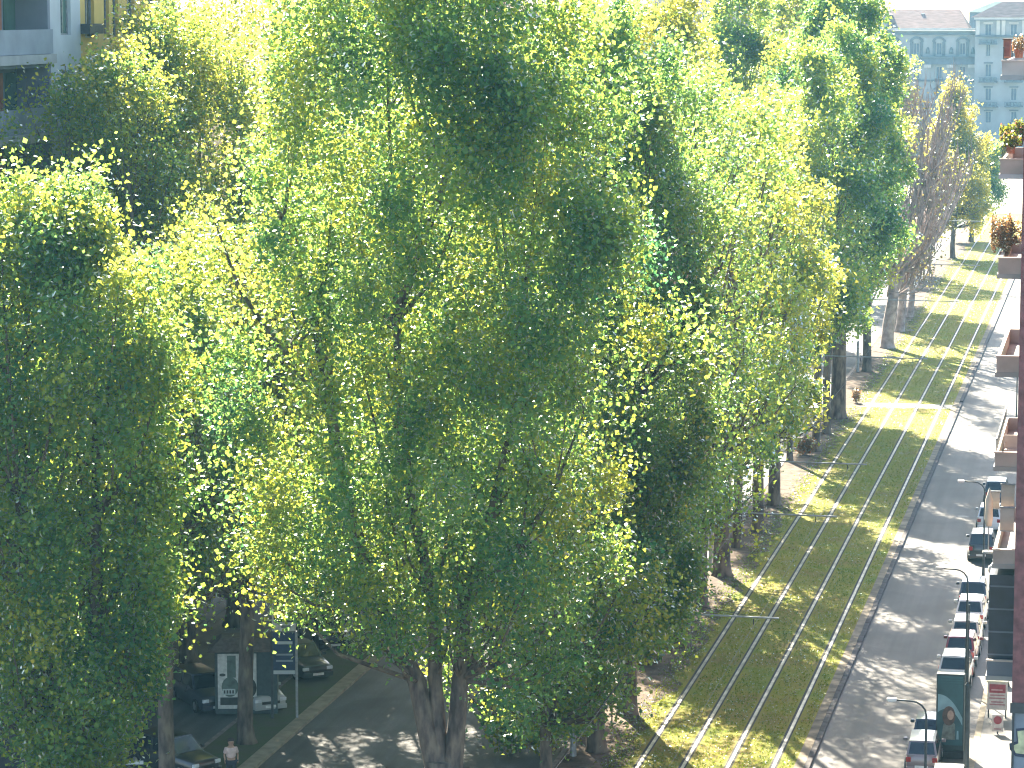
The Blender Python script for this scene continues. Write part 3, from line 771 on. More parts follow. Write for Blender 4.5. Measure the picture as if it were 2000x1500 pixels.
mb.face([(lx1 + .8, YT - 1.1, ze), (lx1 - 3, YT + 1.4, ze + 2.0), (lx1 + .8, YT + 15, ze)])
mb.face([(lx0 - .8, YT - 1.1, ze), (lx0 + 3, YT + 1.4, ze + 2.0), (lx0 - .8, YT + 15, ze)])
wpart(mb, 'roof', ROOF, tl)
# a slate-roofed house behind
bh = thing('slate_roofed_house', (-28, 640 - 8, 0), 'house with greenish slate roof rising behind the corner tower', 'building')
Yb = 632.0; r = px_rect(1888, 2040, 24, 300, Yb); mb = MB()
wpart(MB().box(r[0], r[1], Yb, Yb + 6, 0, r[3]), 'wall', PAL_D, bh)
mb.face([(r[0] - .5, Yb - .5, r[3]), (r[1] + .5, Yb - .5, r[3]), (r[1] - 2, Yb + 3, r[3] + 2.2), (r[0] + 5, Yb + 3, r[3] + 2.2)])
mb.face([(r[0] - .5, Yb - .5, r[3]), (r[0] + 5, Yb + 3, r[3] + 2.2), (r[0] - .5, Yb + 6.5, r[3])])
wpart(mb, 'roof', GREENROOF, bh)

# modern block on the left -------------------------------------------------
XL = -46.0
ap = thing('apartment_block', (XL, 126, 0), 'modern apartment block with ochre panels and grey balconies behind the olive trees', 'building')
def lr(x0, x1, y0, y1):
    a = at_x(x0, y1, XL); b = at_x(x1, y0, XL); return (a.y, b.y, a.z, b.z)
yA, yM1, yM2, yB = at_x(-260, 50, XL).y, at_x(98, 50, XL).y, at_x(157, 50, XL).y, at_x(345, 50, XL).y
ZT = 34.5; FL = 3.35
zs0 = at_x(30, 113, XL).z          # top balcony slab level
# loggia bay: open storeys between slabs
holesL = []; k_ = 0
levels = [zs0 - FL * q for q in range(8) if zs0 - FL * q > 3]
levels = [zs0 + FL] + levels
hol = [(yA + .6, yM1 - .3, z_ + .12, z_ + FL - .45) for z_ in levels if z_ + FL < ZT + .5]
facade(ap, 'x', XL, yA, yM1, 0, ZT, hol, SLATEW, 1.5, 'loggia_wall')
for h in hol:
    b = wpart(MB().box(XL - 1.56, XL - 1.5, h[0] - .02, h[1] + .02, h[2] - .05, h[3] + .05), 'loggia_back', SLATEW, ap)
    yy = h[0] + .4
    seq = [(GLASS_G, 1.3), (BRICKO, 1.1), (PALEW, 2.0), (GLASS, 1.4), (BRICKO, .9)]
    q = 0
    while yy < h[1] - 1.2:
        m_, w_ = seq[q % 5]; wpart(MB().box(XL - 1.497, XL - 1.43, yy, yy + w_, h[2] + .02, h[3] - .25), 'shutter' if m_ is BRICKO else 'window', m_, b); yy += w_ + .35; q += 1
    wpart(MB().box(XL - .1, XL + .25, yA, yM1 + .1, h[2] - .42, h[2] - .02), 'balcony_slab', CONC, ap)
    wpart(MB().box(XL + .06, XL + .14, yA + 3.4, yM1 - .05, h[2], h[2] + 1.05), 'parapet', GREYW, ap)
    mb = MB(); y_ = yA + .1
    while y_ < yA + 3.3: mb.box(XL + .08, XL + .12, y_, y_ + .05, h[2], h[2] + 1.0); y_ += .42
    mb.box(XL + .07, XL + .13, yA + .1, yA + 3.35, h[2] + 1.0, h[2] + 1.07); wpart(mb, 'railing', WHITE, ap)
# pale bay and ochre bay
def bay(y0, y1, m_, cols, glass, name, out=0.0):
    hs = []
    for z_ in levels:
        for (a, b) in cols:
            hs.append((a, b, z_ + .9 if glass is GLASS_G else z_ + .75, z_ + FL - .65))
    hs = [h for h in hs if h[3] < ZT]
    facade(ap, 'x', XL + out, y0, y1, 0, ZT, hs, m_, .22, name)
    for h in hs:
        w = pane(ap, 'x', XL + out, h, glass, .2, frame=STEEL_G)
    return hs
c0, c1 = at_x(118, 30, XL).y, at_x(138, 30, XL).y
bay(yM1, yM2, PALEW, [(c0, c1)], GLASS_G, 'pale_wall')
cols = [(at_x(a, 30, XL).y, at_x(b, 30, XL).y) for a, b in ((166, 184), (203, 213), (220, 231), (248, 263), (289, 306))]
hs = bay(yM2 + .004, yB, YELLOW, cols, GLASS, 'ochre_wall')
fb = at_x(170, 55, XL)
wpart(MB().box(XL + .02, XL + .45, fb.y - .9, fb.y + 1.0, fb.z - .25, fb.z + .2), 'flower_box', BLACK, ap)
wpart(MB().box(XL - 14, XL - 1.6, yA, yB, 0, ZT - .2), 'rear_block', PALEW, ap)
mb = MB().box(XL - 14, XL + .3, yA - .2, yB + .2, ZT, ZT + .35); wpart(mb, 'roof', CONC, ap)
wpart(MB().box(XL - 1.6, XL - .02, yB - .2, yB, 0, ZT), 'end_wall', YELLOW, ap)
wpart(MB().box(XL - 1.6, XL - .02, yA, yA + .2, 0, ZT), 'end_wall', PALEW, ap)

# plainer houses further along the left side
def house(name, label, y0, y1, h, m_, nf, nb, glass=GLASS, rf=ROOF, X=XL):
    t = thing(name, (X, (y0 + y1) / 2, 0), label, 'building', 'houses along the left side of the street')
    hs = []
    for i in range(nb):
        for j in range(nf):
            u = y0 + (y1 - y0) * (i + .5) / nb; z = 1.2 + (h - 1.5) * j / nf
            hs.append((u - .65, u + .65, z, z + (h - 1.5) / nf * .6))
    facade(t, 'x', X, y0, y1, 0, h, hs, m_, .25)
    wpart(MB().box(X - 12, X - .3, y0, y1, 0, h - .05), 'rear_block', m_, t)
    wpart(MB().box(X - .3, X - .004, y0, y0 + .2, 0, h - .06), 'end_wall', m_, t)
    for q in hs: pane(t, 'x', X, q, glass, .2)
    mb = MB(); mb.face([(X + .6, y0 - .4, h), (X + .6, y1 + .4, h), (X - 6, y1 + .4, h + 3), (X - 6, y0 - .4, h + 3)])
    mb.face([(X - 12.6, y0 - .4, h), (X - 12.6, y1 + .4, h), (X - 6.01, y1 + .4, h + 3), (X - 6.01, y0 - .4, h + 3)])
    mb.face([(X + .6, y0 - .4, h), (X - 6, y0 - .4, h + 3), (X - 12.6, y0 - .4, h)])
    wpart(mb, 'roof', rf, t)
    return t
house('town_house', 'cream house next to the ochre apartment block', yB + 10, yB + 44, 26.5, mat('cream_render', (0.34, 0.29, 0.21), .85, var=.08, scale=.4), 7, 9)
house('town_house', 'grey white house glimpsed between the tree tops', 215, 268, 29.5, mat('grey_white_render', (0.5, 0.51, 0.52), .85, var=.08, scale=.4), 8, 14)
house('town_house', 'tall pale house whose shadow crosses the far lawn', 372, 420, 36.0, mat('pale_pink_render', (0.5, 0.42, 0.37), .85, var=.08, scale=.4), 10, 12)

# ------------------------------------------------------------------ balcony block on the right
YR = 101.0
XR = at_y(1976, 1375, YR).x
rb = thing('clinker_building', (XR, YR, 0), 'dark red building edge with stacked beige balconies along the street side', 'building')
ZG = at_y(1976, 1372, YR).z
UPW = MB().box(XR, 14, YR, YR + 34, ZG, 27.6); wpart(UPW, 'upper_wall', CLINK, rb)
wpart(MB().box(XR - .05, 14, YR - .06, YR + 34.06, ZG - .35, ZG - .002), 'string_course', STEEL_D, rb)
wpart(MB().box(XR + .06, 13.9, YR + .08, YR + 33.9, 0, ZG - .352), 'ground_floor_wall', mat('grey_blue_base', (0.24, 0.28, 0.33), .8, var=.12, scale=1.2), rb)
wpart(MB().box(XR + .02, XR + .1, YR - .02, YR + .075, 0, ZG - .36), 'downpipe', STEEL_D, rb)
# graffiti on the base: dark outline round a pale yellow arrow shape
def poly_y(pts, Y, name, m_, parent, thick=.006):
    mb = MB(); P = [at_y(a, b, Y) for a, b in pts]
    mb.face([(p.x, p.y, p.z) for p in P]); mb.face([(p.x, p.y + thick, p.z) for p in P][::-1])
    return wpart(mb, name, m_, parent)
GRA = [(1977, 1457), (1989, 1452), (1987, 1428), (2006, 1426), (2006, 1474), (1984, 1471)]
poly_y([(1971, 1452), (1986, 1448), (1984, 1423), (2010, 1421), (2010, 1481), (1983, 1477), (1972, 1464)], YR + .062, 'graffiti_outline', mat('dark_blue_spray', (0.03, 0.04, 0.08), .6), rb)
poly_y(GRA, YR + .052, 'graffiti_fill', mat('pale_yellow_spray', (0.5, 0.52, 0.3), .6, var=.3, scale=2), rb)
# balconies
BY0 = 105.5
for i, (yt, yb) in enumerate([(120, 147), (312, 340), (505, 535), (697, 727), (885, 911), (1075, 1101), (1292, 1320)]):
    a = at_y(1945, yt, BY0); b = at_y(1945, yb, BY0)
    x_out = at_y(1957 - 17.5 * (yt - 120) / 955 - (0 if i < 6 else 8), yt, BY0).x
    zt, zb = a.z, b.z; L = 9.4
    bal = wpart(MB().box(x_out - .04, XR - .004, BY0 - .05, BY0 + L + .05, zb - .16, zb), 'balcony', CONC if i != 1 else PALEW, rb)
    side = BEIGE if i != 6 else SLATEW
    wpart(MB().box(x_out, XR - .006, BY0, BY0 + .12, zb + .002, zt), 'parapet', side, bal)
    wpart(MB().box(x_out, x_out + .12, BY0 + .122, BY0 + L - .122, zb + .002, zt), 'parapet', side, bal)
    wpart(MB().box(x_out, XR - .006, BY0 + L - .12, BY0 + L, zb + .002, zt), 'parapet', side, bal)
    wpart(MB().box(x_out - .03, XR - .007, BY0 - .03, BY0 + .15, zt + .002, zt + .05), 'coping', AWN, bal)
    # French window in the street wall behind each balcony
    wpart(MB().box(XR - .05, XR - .003, BY0 + 2.4, BY0 + 4.4, zb + .02, zb + 2.4), 'window', GLASS, bal)
    if i in (0, 1, 4):
        mb = MB()
        for q in range(10): mb.box(x_out + .03, x_out + .06, BY0 + .2 + q * .95, BY0 + .23 + q * .95, zt, zt + .45)
        mb.box(x_out + .02, x_out + .07, BY0 + .1, BY0 + L - .1, zt + .45, zt + .49)
        wpart(mb, 'railing', STEEL_D, bal)
p0 = at_y(1935, 1112, BY0 + 1.5); p1 = at_y(1935, 1288, BY0 + 1.5)
gb = wpart(MB().box(p0.x, XR - .008, BY0 + .5, BY0 + 8.5, p1.z, p0.z), 'recess_shade_box', mat('recess_shade_blue', (.025, .035, .055), .35, var=.3, scale=1.5), rb)  # dark blue box put where only a shaded recess lies under the balcony
for q_ in range(4):
    zz_ = p1.z + (p0.z - p1.z) * (q_ + .5) / 4; wpart(MB().box(p0.x - .02, XR - .009, BY0 + .47, BY0 + .498, zz_ - .03, zz_ + .03), 'shade_box_bar', SLATEW, gb)  # bars added across the box of painted shade
# things on the balconies
def plant(name, label, c, r, hgt, n, m_, leaf=.11, pot=True, cat='plant', squash=1.0):
    t = thing(name, c, label, cat, 'plants on the balconies')
    if pot:
        mb = MB(); mb.tube([(0, 0, 0), (0, 0, .3)], [.13, .17], 10); mb.build('pot', mat('terracotta_pot', (0.3, .12, .07), .8), t)
    st = MB()
    for q in range(7):
        a = q * .9; st.tube([(0, 0, .25), (math.cos(a) * r * .3, math.sin(a) * r * .3, hgt * .5), (math.cos(a) * r * .7, math.sin(a) * r * .7, hgt * .85)], [.016, .011, .005], 4)
    st.build('stems', BARE, t)
    P = rng.normal(size=(n, 3)); P = P / np.linalg.norm(P, axis=1, keepdims=True) * (rng.uniform(0, 1, n) ** .4)[:, None]
    P = P * np.array([r, r * 1.3, hgt * .42]) * (1 + .2 * np.sin(P[:, :1] * 9)) + np.array([0, 0, hgt * .62])
    leaf_mesh('foliage', P, leaf, rng.uniform(0, 1, n), m_, t)
    return t
def bpos(x, y, dy): return at_y(x, y, BY0 + dy)
p_ = bpos(1955, 508, 3.0); plant('dry_shrub', 'big dry brown shrub growing over a beige balcony', (p_.x + .1, p_.y, p_.z), .62, 1.55, 2600, DRY, .10)
p_ = bpos(1974, 300, 1.0); plant('flowering_plant', 'yellow leaved plant on the balcony with dark railing', (p_.x, p_.y, p_.z), .32, .75, 500, FLOWER, .11)
p_ = bpos(1968, 285, 3.5); plant('flowering_plant', 'red flowered plant further along the dark railed balcony', (p_.x, p_.y, p_.z), .36, .75, 500, FLOWER, .11)
p_ = bpos(1990, 285, 2.6); plant('flowering_plant', 'pink flowered plant close to the wall on the dark railed balcony', (p_.x, p_.y, p_.z), .3, .9, 450, FLOWER, .11)
p_ = bpos(1967, 113, .5)
t = thing('rust_cabinet', (p_.x, p_.y, p_.z), 'tall rust red cabinet on the topmost balcony', 'cabinet')
bevel(MB().box(-.13, .13, -.2, .2, 0, .62).build('body', BRICKO, t), .02); MB().box(-.16, .16, -.23, .23, .621, .66).build('lid', mat('dark_wood', (.12, .05, .03), .7), t)
MB().box(-.09, .09, -.206, -.201, .06, .56).build('door', mat('dark_rust', (.22, .07, .05), .7), t)
p_ = bpos(1990, 113, 1.2); plant('bamboo_screen_plant', 'grey brown dry plant screen beside the rust red cabinet', (p_.x, p_.y, p_.z), .3, .75, 700, DRY, .07)
p_ = bpos(1975, 884, 2.0)
t = thing('wicker_chair', (p_.x, p_.y, p_.z - .35), 'pale wicker chair on the balcony below the empty one', 'chair')
for sx in (-.2, .2):
    for sy in (-.2, .2): MB().tube([(sx, sy, 0), (sx * .9, sy * .9, .42)], .022, 6).build('leg', AWN, t)
bevel(MB().box(-.25, .25, -.25, .25, .421, .48).build('seat', AWN, t), .02); bevel(MB().box(-.25, .25, .19, .25, .481, .95).build('backrest', AWN, t), .02)
for sx in (-.23, .23): MB().tube([(sx, -.2, .49), (sx, -.2, .68), (sx, .2, .7)], .02, 6).build('armrest', AWN, t)
# cloth sun blinds hung between balconies 5 and 6
def blind(label, x0, x1, y0, y1, dy, m_):
    a = bpos(x0, y1, dy); b = bpos(x1, y0, dy)
    t = thing('sun_blind', (a.x, a.y, a.z), label, 'sun blind', 'cloth sun blinds on the balcony')
    W, Hh = b.x - a.x, b.z - a.z; mb = MB(); n_ = 6
    for q in range(n_):
        f0, f1 = q / n_, (q + 1) / n_; o0 = .10 * math.sin(f0 * 3.1); o1 = .10 * math.sin(f1 * 3.1)
        mb.face([(0, -o0, Hh * f0), (W, -o0, Hh * f0), (W, -o1, Hh * f1), (0, -o1, Hh * f1)]); mb.face([(0, -o0 + .02, Hh * f0), (W, -o0 + .02, Hh * f0), (W, -o1 + .02, Hh * f1), (0, -o1 + .02, Hh * f1)])
    mb.build('cloth', m_, t, True)
    MB().tube([(-.03, 0, Hh + .03), (W + .03, 0, Hh + .03)], .035, 8).build('roller', STEEL_G, t); MB().tube([(-.02, 0, -.02), (W + .02, 0, -.02)], .02, 6).build('bottom_bar', STEEL_G, t)
blind('upper beige cloth sun blind beside the dark red wall', 1955, 1982, 948, 990, .6, AWN)
blind('lower beige cloth sun blind beside the dark red wall', 1953, 1981, 993, 1036, .3, AWN)
blind('narrow beige cloth sun blind furthest from the dark red wall', 1936, 1953, 962, 992, 2.0, BEIGE)
p_ = bpos(1931, 1030, .8)
t = thing('folded_parasol', (p_.x, p_.y, p_.z - .9), 'folded beige parasol standing at the balcony corner', 'parasol')
MB().tube([(0, 0, 0), (0, 0, 2.3)], .022, 6).build('pole', STEEL_G, t); MB().tube([(0, 0, .95), (0, 0, 1.2), (0, 0, 1.9), (0, 0, 2.25)], [.10, .15, .13, .03], 9).build('canopy', AWN, t, True)
MB().tube([(0, 0, 0), (0, 0, .06)], [.22, .2], 12).build('base', CONC, t)

# ------------------------------------------------------------------ vehicles
TYRE = mat('tyre_rubber', (0.02, 0.02, 0.022), .85); RIM = mat('alloy_rim', (.4, .4, .42), .35, metal=.8); CARGLASS = mat('car_glass', (0.012, 0.017, 0.024), .06, spec=.7, var=.05)
TAIL = mat('red_tail_lamp', (.35, .02, .02), .25); HEAD = mat('head_lamp', (.7, .72, .75), .15); PLATE = mat('plate_white', (.75, .75, .72), .5); TRIM = mat('black_trim', (.02, .02, .022), .6)
def paint(name, c): return mat('car_paint_' + name, c, .32, var=.03, scale=2, coat=1.0, spec=.5)
WHITEP, BLACKP, REDP, SILVER, MAUVE, NAVY, DKGREEN = paint('white', (.74, .74, .72)), paint('black', (.02, .02, .023)), paint('dark_red', (.22, .02, .02)), paint('silver', (.42, .43, .42)), paint('mauve', (.24, .18, .19)), paint('navy', (.025, .035, .06)), paint('dark_green', (.035, .05, .045))
def car(name, label, loc, rz, body_m, L=3.7, W=1.48, Hc=1.42, style='hatch', roof_m=None, group='cars parked along the right kerb'):
    """nose towards local -Y"""
    t = thing(name, loc, label, 'car' if style != 'van' else 'van', group, rz)
    hw, hl = W / 2, L / 2
    belt = Hc * .60
    if style == 'sedan': prof = [(-1, .42), (-.97, .50), (-.62, .56), (-.42, .60), (0, .60), (.45, .60), (.68, .60), (.96, .57), (1, .46)]; cab = (-.44, -.16, .34, .66)
    elif style == 'van': prof = [(-1, .34), (-.97, .44), (-.78, .50), (-.6, .55), (0, .55), (.5, .55), (.9, .55), (.985, .54), (1, .34)]; cab = (-.74, -.46, .93, .985)
    elif style == 'suv': prof = [(-1, .42), (-.97, .52), (-.62, .57), (-.42, .61), (0, .61), (.45, .61), (.85, .61), (.97, .60), (1, .42)]; cab = (-.46, -.20, .82, .95)
    else: prof = [(-1, .40), (-.96, .50), (-.6, .57), (-.42, .61), (0, .61), (.45, .62), (.82, .62), (.97, .60), (1, .42)]; cab = (-.50, -.20, .72, .94)
    # lower body: lofted sections
    mb = MB(); secs = []
    for u, h in prof:
        taper = 1 - .16 * abs(u) ** 5 - (.05 if abs(u) == 1 else 0)
        w_ = hw * taper; z1 = h * Hc; zb = .17 + (.10 if abs(u) == 1 else 0)
        secs.append([(-w_ * .93, u * hl, zb), (-w_, u * hl, .36), (-w_ * 1.0, u * hl, z1 * .72), (-w_ * .93, u * hl, z1 * .97), (-w_ * .55, u * hl, z1 + .03), (w_ * .55, u * hl, z1 + .03), (w_ * .93, u * hl, z1 * .97), (w_, u * hl, z1 * .72), (w_, u * hl, .36), (w_ * .93, u * hl, zb)])
    n_ = 10
    for s_ in secs: mb.v += s_
    for a in range(len(secs) - 1):
        for j in range(n_):
            i0 = a * n_ + j; i1 = a * n_ + (j + 1) % n_; mb.f.append((i0, i1, i1 + n_, i0 + n_))
    mb.f.append(tuple(range(n_))[::-1]); mb.f.append(tuple((len(secs) - 1) * n_ + j for j in range(n_)))
    body = bevel(mb.build('body', body_m, t, True), .03, 2)
    body.data.shade_smooth()
    # cabin: pillars and roof
    y0, y1, y2, y3 = [c * hl for c in cab]
    zb, zr = belt, Hc; wb, wr = hw * .90, hw * (.74 if style != 'van' else .86)
    B = [(-wb, y0, zb), (wb, y0, zb), (wb, y3, zb), (-wb, y3, zb)]; T = [(-wr, y1, zr - .03), (wr, y1, zr - .03), (wr, y2, zr - .03), (-wr, y2, zr - .03)]
    mb = MB(); mb.v = B + T; mb.f = [(0, 1, 5, 4), (1, 2, 6, 5), (2, 3, 7, 6), (3, 0, 4, 7)]
    cabin = mb.build('cabin', body_m, t)
    mb = MB(); ym = (y1 + y2) / 2; ww = wr
    xs_ = (-1.0, -.5, 0, .5, 1.0); ys_ = (y1, y1 * .7 + y2 * .3, y1 * .3 + y2 * .7, y2)
    for a in ys_:
        for b in xs_: mb.v.append((b * ww, a, zr - .028 + .045 * (1 - b * b) * (1 if a not in (y1, y2) else .45)))
    for a in range(3):
        for b in range(4): mb.f.append((a * 5 + b, a * 5 + b + 1, a * 5 + b + 6, a * 5 + b + 5))
    mb.build('roof', roof_m or body_m, t, True)
    def lerp3(p, q, f): return tuple(p[k] + (q[k] - p[k]) * f for k in range(3))
    def glass(b0, b1, t1, t0, name, i0=.07, lo=.06, hi=.90, off=.012):
        c = [lerp3(lerp3(b0, t0, lo), lerp3(b1, t1, lo), i0), lerp3(lerp3(b0, t0, lo), lerp3(b1, t1, lo), 1 - i0), lerp3(lerp3(b0, t0, hi), lerp3(b1, t1, hi), 1 - i0), lerp3(lerp3(b0, t0, hi), lerp3(b1, t1, hi), i0)]
        nrm = (Vector(c[1]) - Vector(c[0])).cross(Vector(c[3]) - Vector(c[0])).normalized()
        cen = (Vector(c[0]) + Vector(c[2])) / 2 - Vector((0, (y1 + y2) / 2, .8))
        if nrm.dot(cen) < 0: nrm = -nrm
        g = MB(); g.face([tuple(Vector(p) + nrm * off) for p in c]); g.face([tuple(Vector(p) + nrm * (off - .010)) for p in c][::-1]); return g.build(name, CARGLASS, t)
    glass(B[0], B[1], T[1], T[0], 'windscreen'); glass(B[2], B[3], T[3], T[2], 'rear_window', lo=.10 if style != 'van' else .3)
    for sgn in (0, 1):
        b0, b1, t0, t1 = (B[1], B[2], T[1], T[2]) if sgn else (B[0], B[3], T[0], T[3])
        mB, mT = lerp3(b0, b1, .5), lerp3(t0, t1, .48)
        glass(b0, mB, mT, t0, 'side_window', .06); glass(mB, b1, t1, mT, 'side_window', .06)
    # wheels
    for sx in (-1, 1):
        for u in (-.64, .64):
            r = .29 * (Hc / 1.42) ** .5
            wv = MB().disc((sx * (hw - .09), u * hl, r), r, 'x', 18, .2).build('wheel', TYRE, t)
            MB().disc((sx * (hw - .09) + sx * .104, u * hl, r), r * .62, 'x', 14, .02).build('rim', RIM, wv)
        m_ = MB(); m_.box(sx * hw, sx * (hw + .17), y0 + .18, y0 + .30, belt + .02, belt + .16); bevel(m_.build('mirror', body_m if style != 'van' else TRIM, t), .03)
        bevel(MB().box(sx * hw * .90, sx * hw * .62, hl - .06, hl + .012, Hc * .42, Hc * .56).build('tail_lamp', TAIL, t), .02)
        bevel(MB().box(sx * hw * .88, sx * hw * .52, -hl - .012, -hl + .10, Hc * .36, Hc * .46).build('headlight', HEAD, t), .02)
        MB().box(sx * (hw + .004), sx * (hw - .01), -.12 * hl, -.02 * hl, Hc * .46, Hc * .49).build('door_handle', TRIM, t)
    bevel(MB().box(-hw * .9, hw * .9, hl - .02, hl + .05, .22, .42).build('bumper', body_m, t), .03); bevel(MB().box(-hw * .9, hw * .9, -hl - .05, -hl + .02, .2, .40).build('bumper', body_m, t), .03)
    MB().box(-.26, .26, hl + .052, hl + .06, .36, .47).build('number_plate', PLATE, t); MB().box(-.26, .26, -hl - .06, -hl - .052, .28, .39).build('number_plate', PLATE, t)
    MB().box(-hw * .5, hw * .5, -hl - .022, -hl - .012, Hc * .30, Hc * .38).build('grille', TRIM, t)
    return t
def park(label, x, y, m_, style='hatch', dx=0.0, Hc=1.42, L=3.7, W=1.48, roof_m=None, rz=math.pi):
    """x, y: picture place of the middle of the roof's rear edge; nose away from the viewer"""
    p = G(x, y, Hc)
    f = {'hatch': .72, 'suv': .82, 'sedan': .34, 'van': .93}[style]
    return car('parked_car', label, (p.x + dx, p.y + f * L / 2, 0.004), rz + random.uniform(-.02, .02), m_, L, W, Hc, style, roof_m)
park('dark car furthest along the right kerb, partly behind the wicker chair balcony', 1946, 940, NAVY, 'suv', Hc=1.5)
park('white car half hidden behind the beige sun blinds', 1933, 990, WHITEP, 'hatch')
park('tall black estate car beside the sun blinds', 1917, 1042, BLACKP, 'suv', Hc=1.55)
park('dark blue car just in front of the black estate', 1900, 1136, NAVY, 'hatch', Hc=1.45)
park('white car third in line, between the dark blue and cream cars', 1896, 1172, WHITEP, 'hatch')
park('cream white small car in the middle of the parked line', 1886, 1212, paint('cream', (.70, .66, .55)), 'hatch')
park('dark red car between two white ones', 1877, 1243, REDP, 'hatch')
cs = park('white shared hire car with a red round badge on its flank', 1865, 1281, WHITEP, 'hatch', Hc=1.46)
for sx in (-1, 1):
    bd = MB().disc((sx * .752, .25, .58), .19, 'x', 20, .012).build('badge', mat('badge_red', (.55, .05, .03), .5), cs)
    MB().disc((sx * .760, .25, .58), .09, 'x', 16, .008).build('badge_centre', mat('badge_pink', (.7, .4, .33), .5), bd)
park('white car lowest in the line, roof just showing under the portrait totem', 1850, 1512, WHITEP, 'hatch', Hc=1.46)
g = G(1854, 1482)
vn = thing('advertising_totem', (g.x, g.y, .004), 'tall teal advertising totem with a portrait poster beside the parked cars', 'advertising totem')
bevel(MB().box(-.56, .56, .05, .45, .30, 3.45).build('case', mat('totem_dark_case', (.03, .045, .05), .5), vn), .03)
bevel(MB().box(-.60, .60, .0, .5, 0, .298).build('base', BLACK, vn), .02)
po = MB().box(-.50, .50, .02, .048, .55, 3.36).build('poster', mat('teal_print', (.03, .085, .10), .6, var=.3, scale=1.0), vn)
def flat(pts, y, name, m_, parent):
    mb = MB(); mb.face([(a, y, b) for a, b in pts]); mb.face([(a, y + .004, b) for a, b in pts][::-1]); return mb.build(name, m_, parent)
for q_ in range(3): flat([(-.48, 3.04 + q_ * .1), (.48, 3.04 + q_ * .1), (.48, 3.08 + q_ * .1), (-.48, 3.08 + q_ * .1)], .014, 'poster_line', mat('dark_teal_print', (.02, .07, .085), .5), po)
sw = [(-.49 + .98 * k_ / 10, 2.62 - .95 * (k_ / 10) ** 2.2) for k_ in range(11)]
flat(sw + [(a, b - .30 - .45 * (.5 - a) ** 2) for a, b in sw[::-1]], .012, 'poster_sweep', mat('pale_blue_print', (.20, .32, .37), .5, var=.15, scale=2), po)
flat([(-.05 + .26 * math.cos(k_ * .4), 1.75 + .40 * math.sin(k_ * .4)) for k_ in range(16)], .008, 'poster_hair', mat('brown_print', (.09, .05, .04), .6, var=.3, scale=5), po)
flat([(.02 + .13 * math.cos(k_ * .45), 1.78 + .20 * math.sin(k_ * .45)) for k_ in range(14)], .004, 'poster_face', mat('skin_print', (.40, .26, .2), .6), po)
flat([(-.34, .78), (.22, .78), (.20, 1.42), (.02, 1.58), (-.26, 1.40)], .0105, 'poster_clothes', mat('grey_print', (.16, .17, .15), .6, var=.3, scale=4), po)
flat([(.26, .80), (.36, .80), (.34, 1.15), (.28, 1.15)], .012, 'poster_cup', mat('pale_blue_print', (.30, .46, .52), .5), po)
park('small dark car with bright roof double parked beside the printed van', 1811, 1404, NAVY, 'hatch', Hc=1.4, L=2.9, W=1.2)
park('mauve car nearest the viewer, left of the printed van', 1800, 1446, MAUVE, 'suv', Hc=1.4, L=3.6, W=1.35, roof_m=WHITEP)
# cars on the left
LC = 'cars parked beyond the left verge'
p = G(540, 1398); car('parked_car', 'pale silver car with twin dark grille beside the kiosk', (p.x - 1.4, p.y + 1.4, .104), math.radians(38), SILVER, 3.9, 1.62, 1.45, 'suv', None, LC)
p = G(635, 1335); car('parked_car', 'dark green saloon showing its headlights right of the blue sign', (p.x - 1.6, p.y + 1.6, .104), math.radians(38), DKGREEN, 4.2, 1.62, 1.4, 'sedan', None, LC)
p = G(650, 1275); car('parked_car', 'black off-roader half hidden by leaves above the green saloon', (p.x - 1.0, p.y + 2.0, .01), math.radians(30), BLACKP, 4.2, 1.7, 1.7, 'suv', None, LC)
p = G(400, 1520); car('parked_car', 'black car behind the grey trunk at the bottom edge', (p.x - 1.5, p.y + .6, .104), math.radians(60), BLACKP, 4.0, 1.62, 1.45, 'hatch', None, LC)
p = G(420, 1400); car('parked_car', 'navy car in the shade behind the kiosk', (p.x - 1.2, p.y + 2.0, .01), math.radians(38), NAVY, 4.0, 1.62, 1.5, 'suv', None, LC)

# ------------------------------------------------------------------ street furniture
def lamp(label, x, y, z=0.14, hgt=5.4, arm=1.1):
    t = thing('street_lamp', (x, y, z), label, 'street lamp', 'arched street lamps along the right kerb')
    MB().tube([(0, 0, 0), (0, 0, .9)], [.09, .075], 10).build('base', STEEL_D, t); MB().tube([(0, 0, .9), (0, 0, hgt - .5)], [.06, .042], 8).build('pole', STEEL_D, t)
    pts = [(0, 0, hgt - .5)] + [(-arm * .5 * (1 - math.cos(q)), 0, hgt - .5 + .5 * math.sin(q)) for q in (.4, .8, 1.2, 1.57)] + [(-arm, 0, hgt + .02)]
    MB().tube(pts, .035, 7).build('arm', STEEL_D, t, True)
    hd = bevel(MB().box(-arm - .30, -arm + .05, -.10, .10, hgt - .03, hgt + .09).build('lamp_head', WHITE, t), .04); MB().box(-arm - .26, -arm - .02, -.07, .07, hgt - .045, hgt - .031).build('lens', HEAD, hd)
    return t
for lab, px, Y in (('arched street lamp nearest the viewer, beside the mauve car', 1811, 105.5), ('arched street lamp beside the shared hire car', 1887, 131.2), ('arched street lamp near the sun blinds', 1917, 156.0), ('arched street lamp furthest along the right kerb', 1975, 207.0)):
    g = at_y(px, 1300, Y); lamp(lab, g.x, Y)
g = G(1886, 1560)
t = thing('sign_post', (g.x, g.y, .12), 'thick dark post standing at the kerb right of the printed van', 'post')
MB().tube([(0, 0, 0), (0, 0, .5), (0, 0, 4.3)], [.14, .11, .10], 10).build('shaft', STEEL_D, t); MB().tube([(0, 0, 4.3), (0, 0, 4.42)], [.12, .03], 10).build('cap', STEEL_D, t); MB().tube([(0, 0, 4.4), (0, 0, 7.4)], .03, 6).build('antenna', STEEL_D, t)
g = G(1936, 1290)
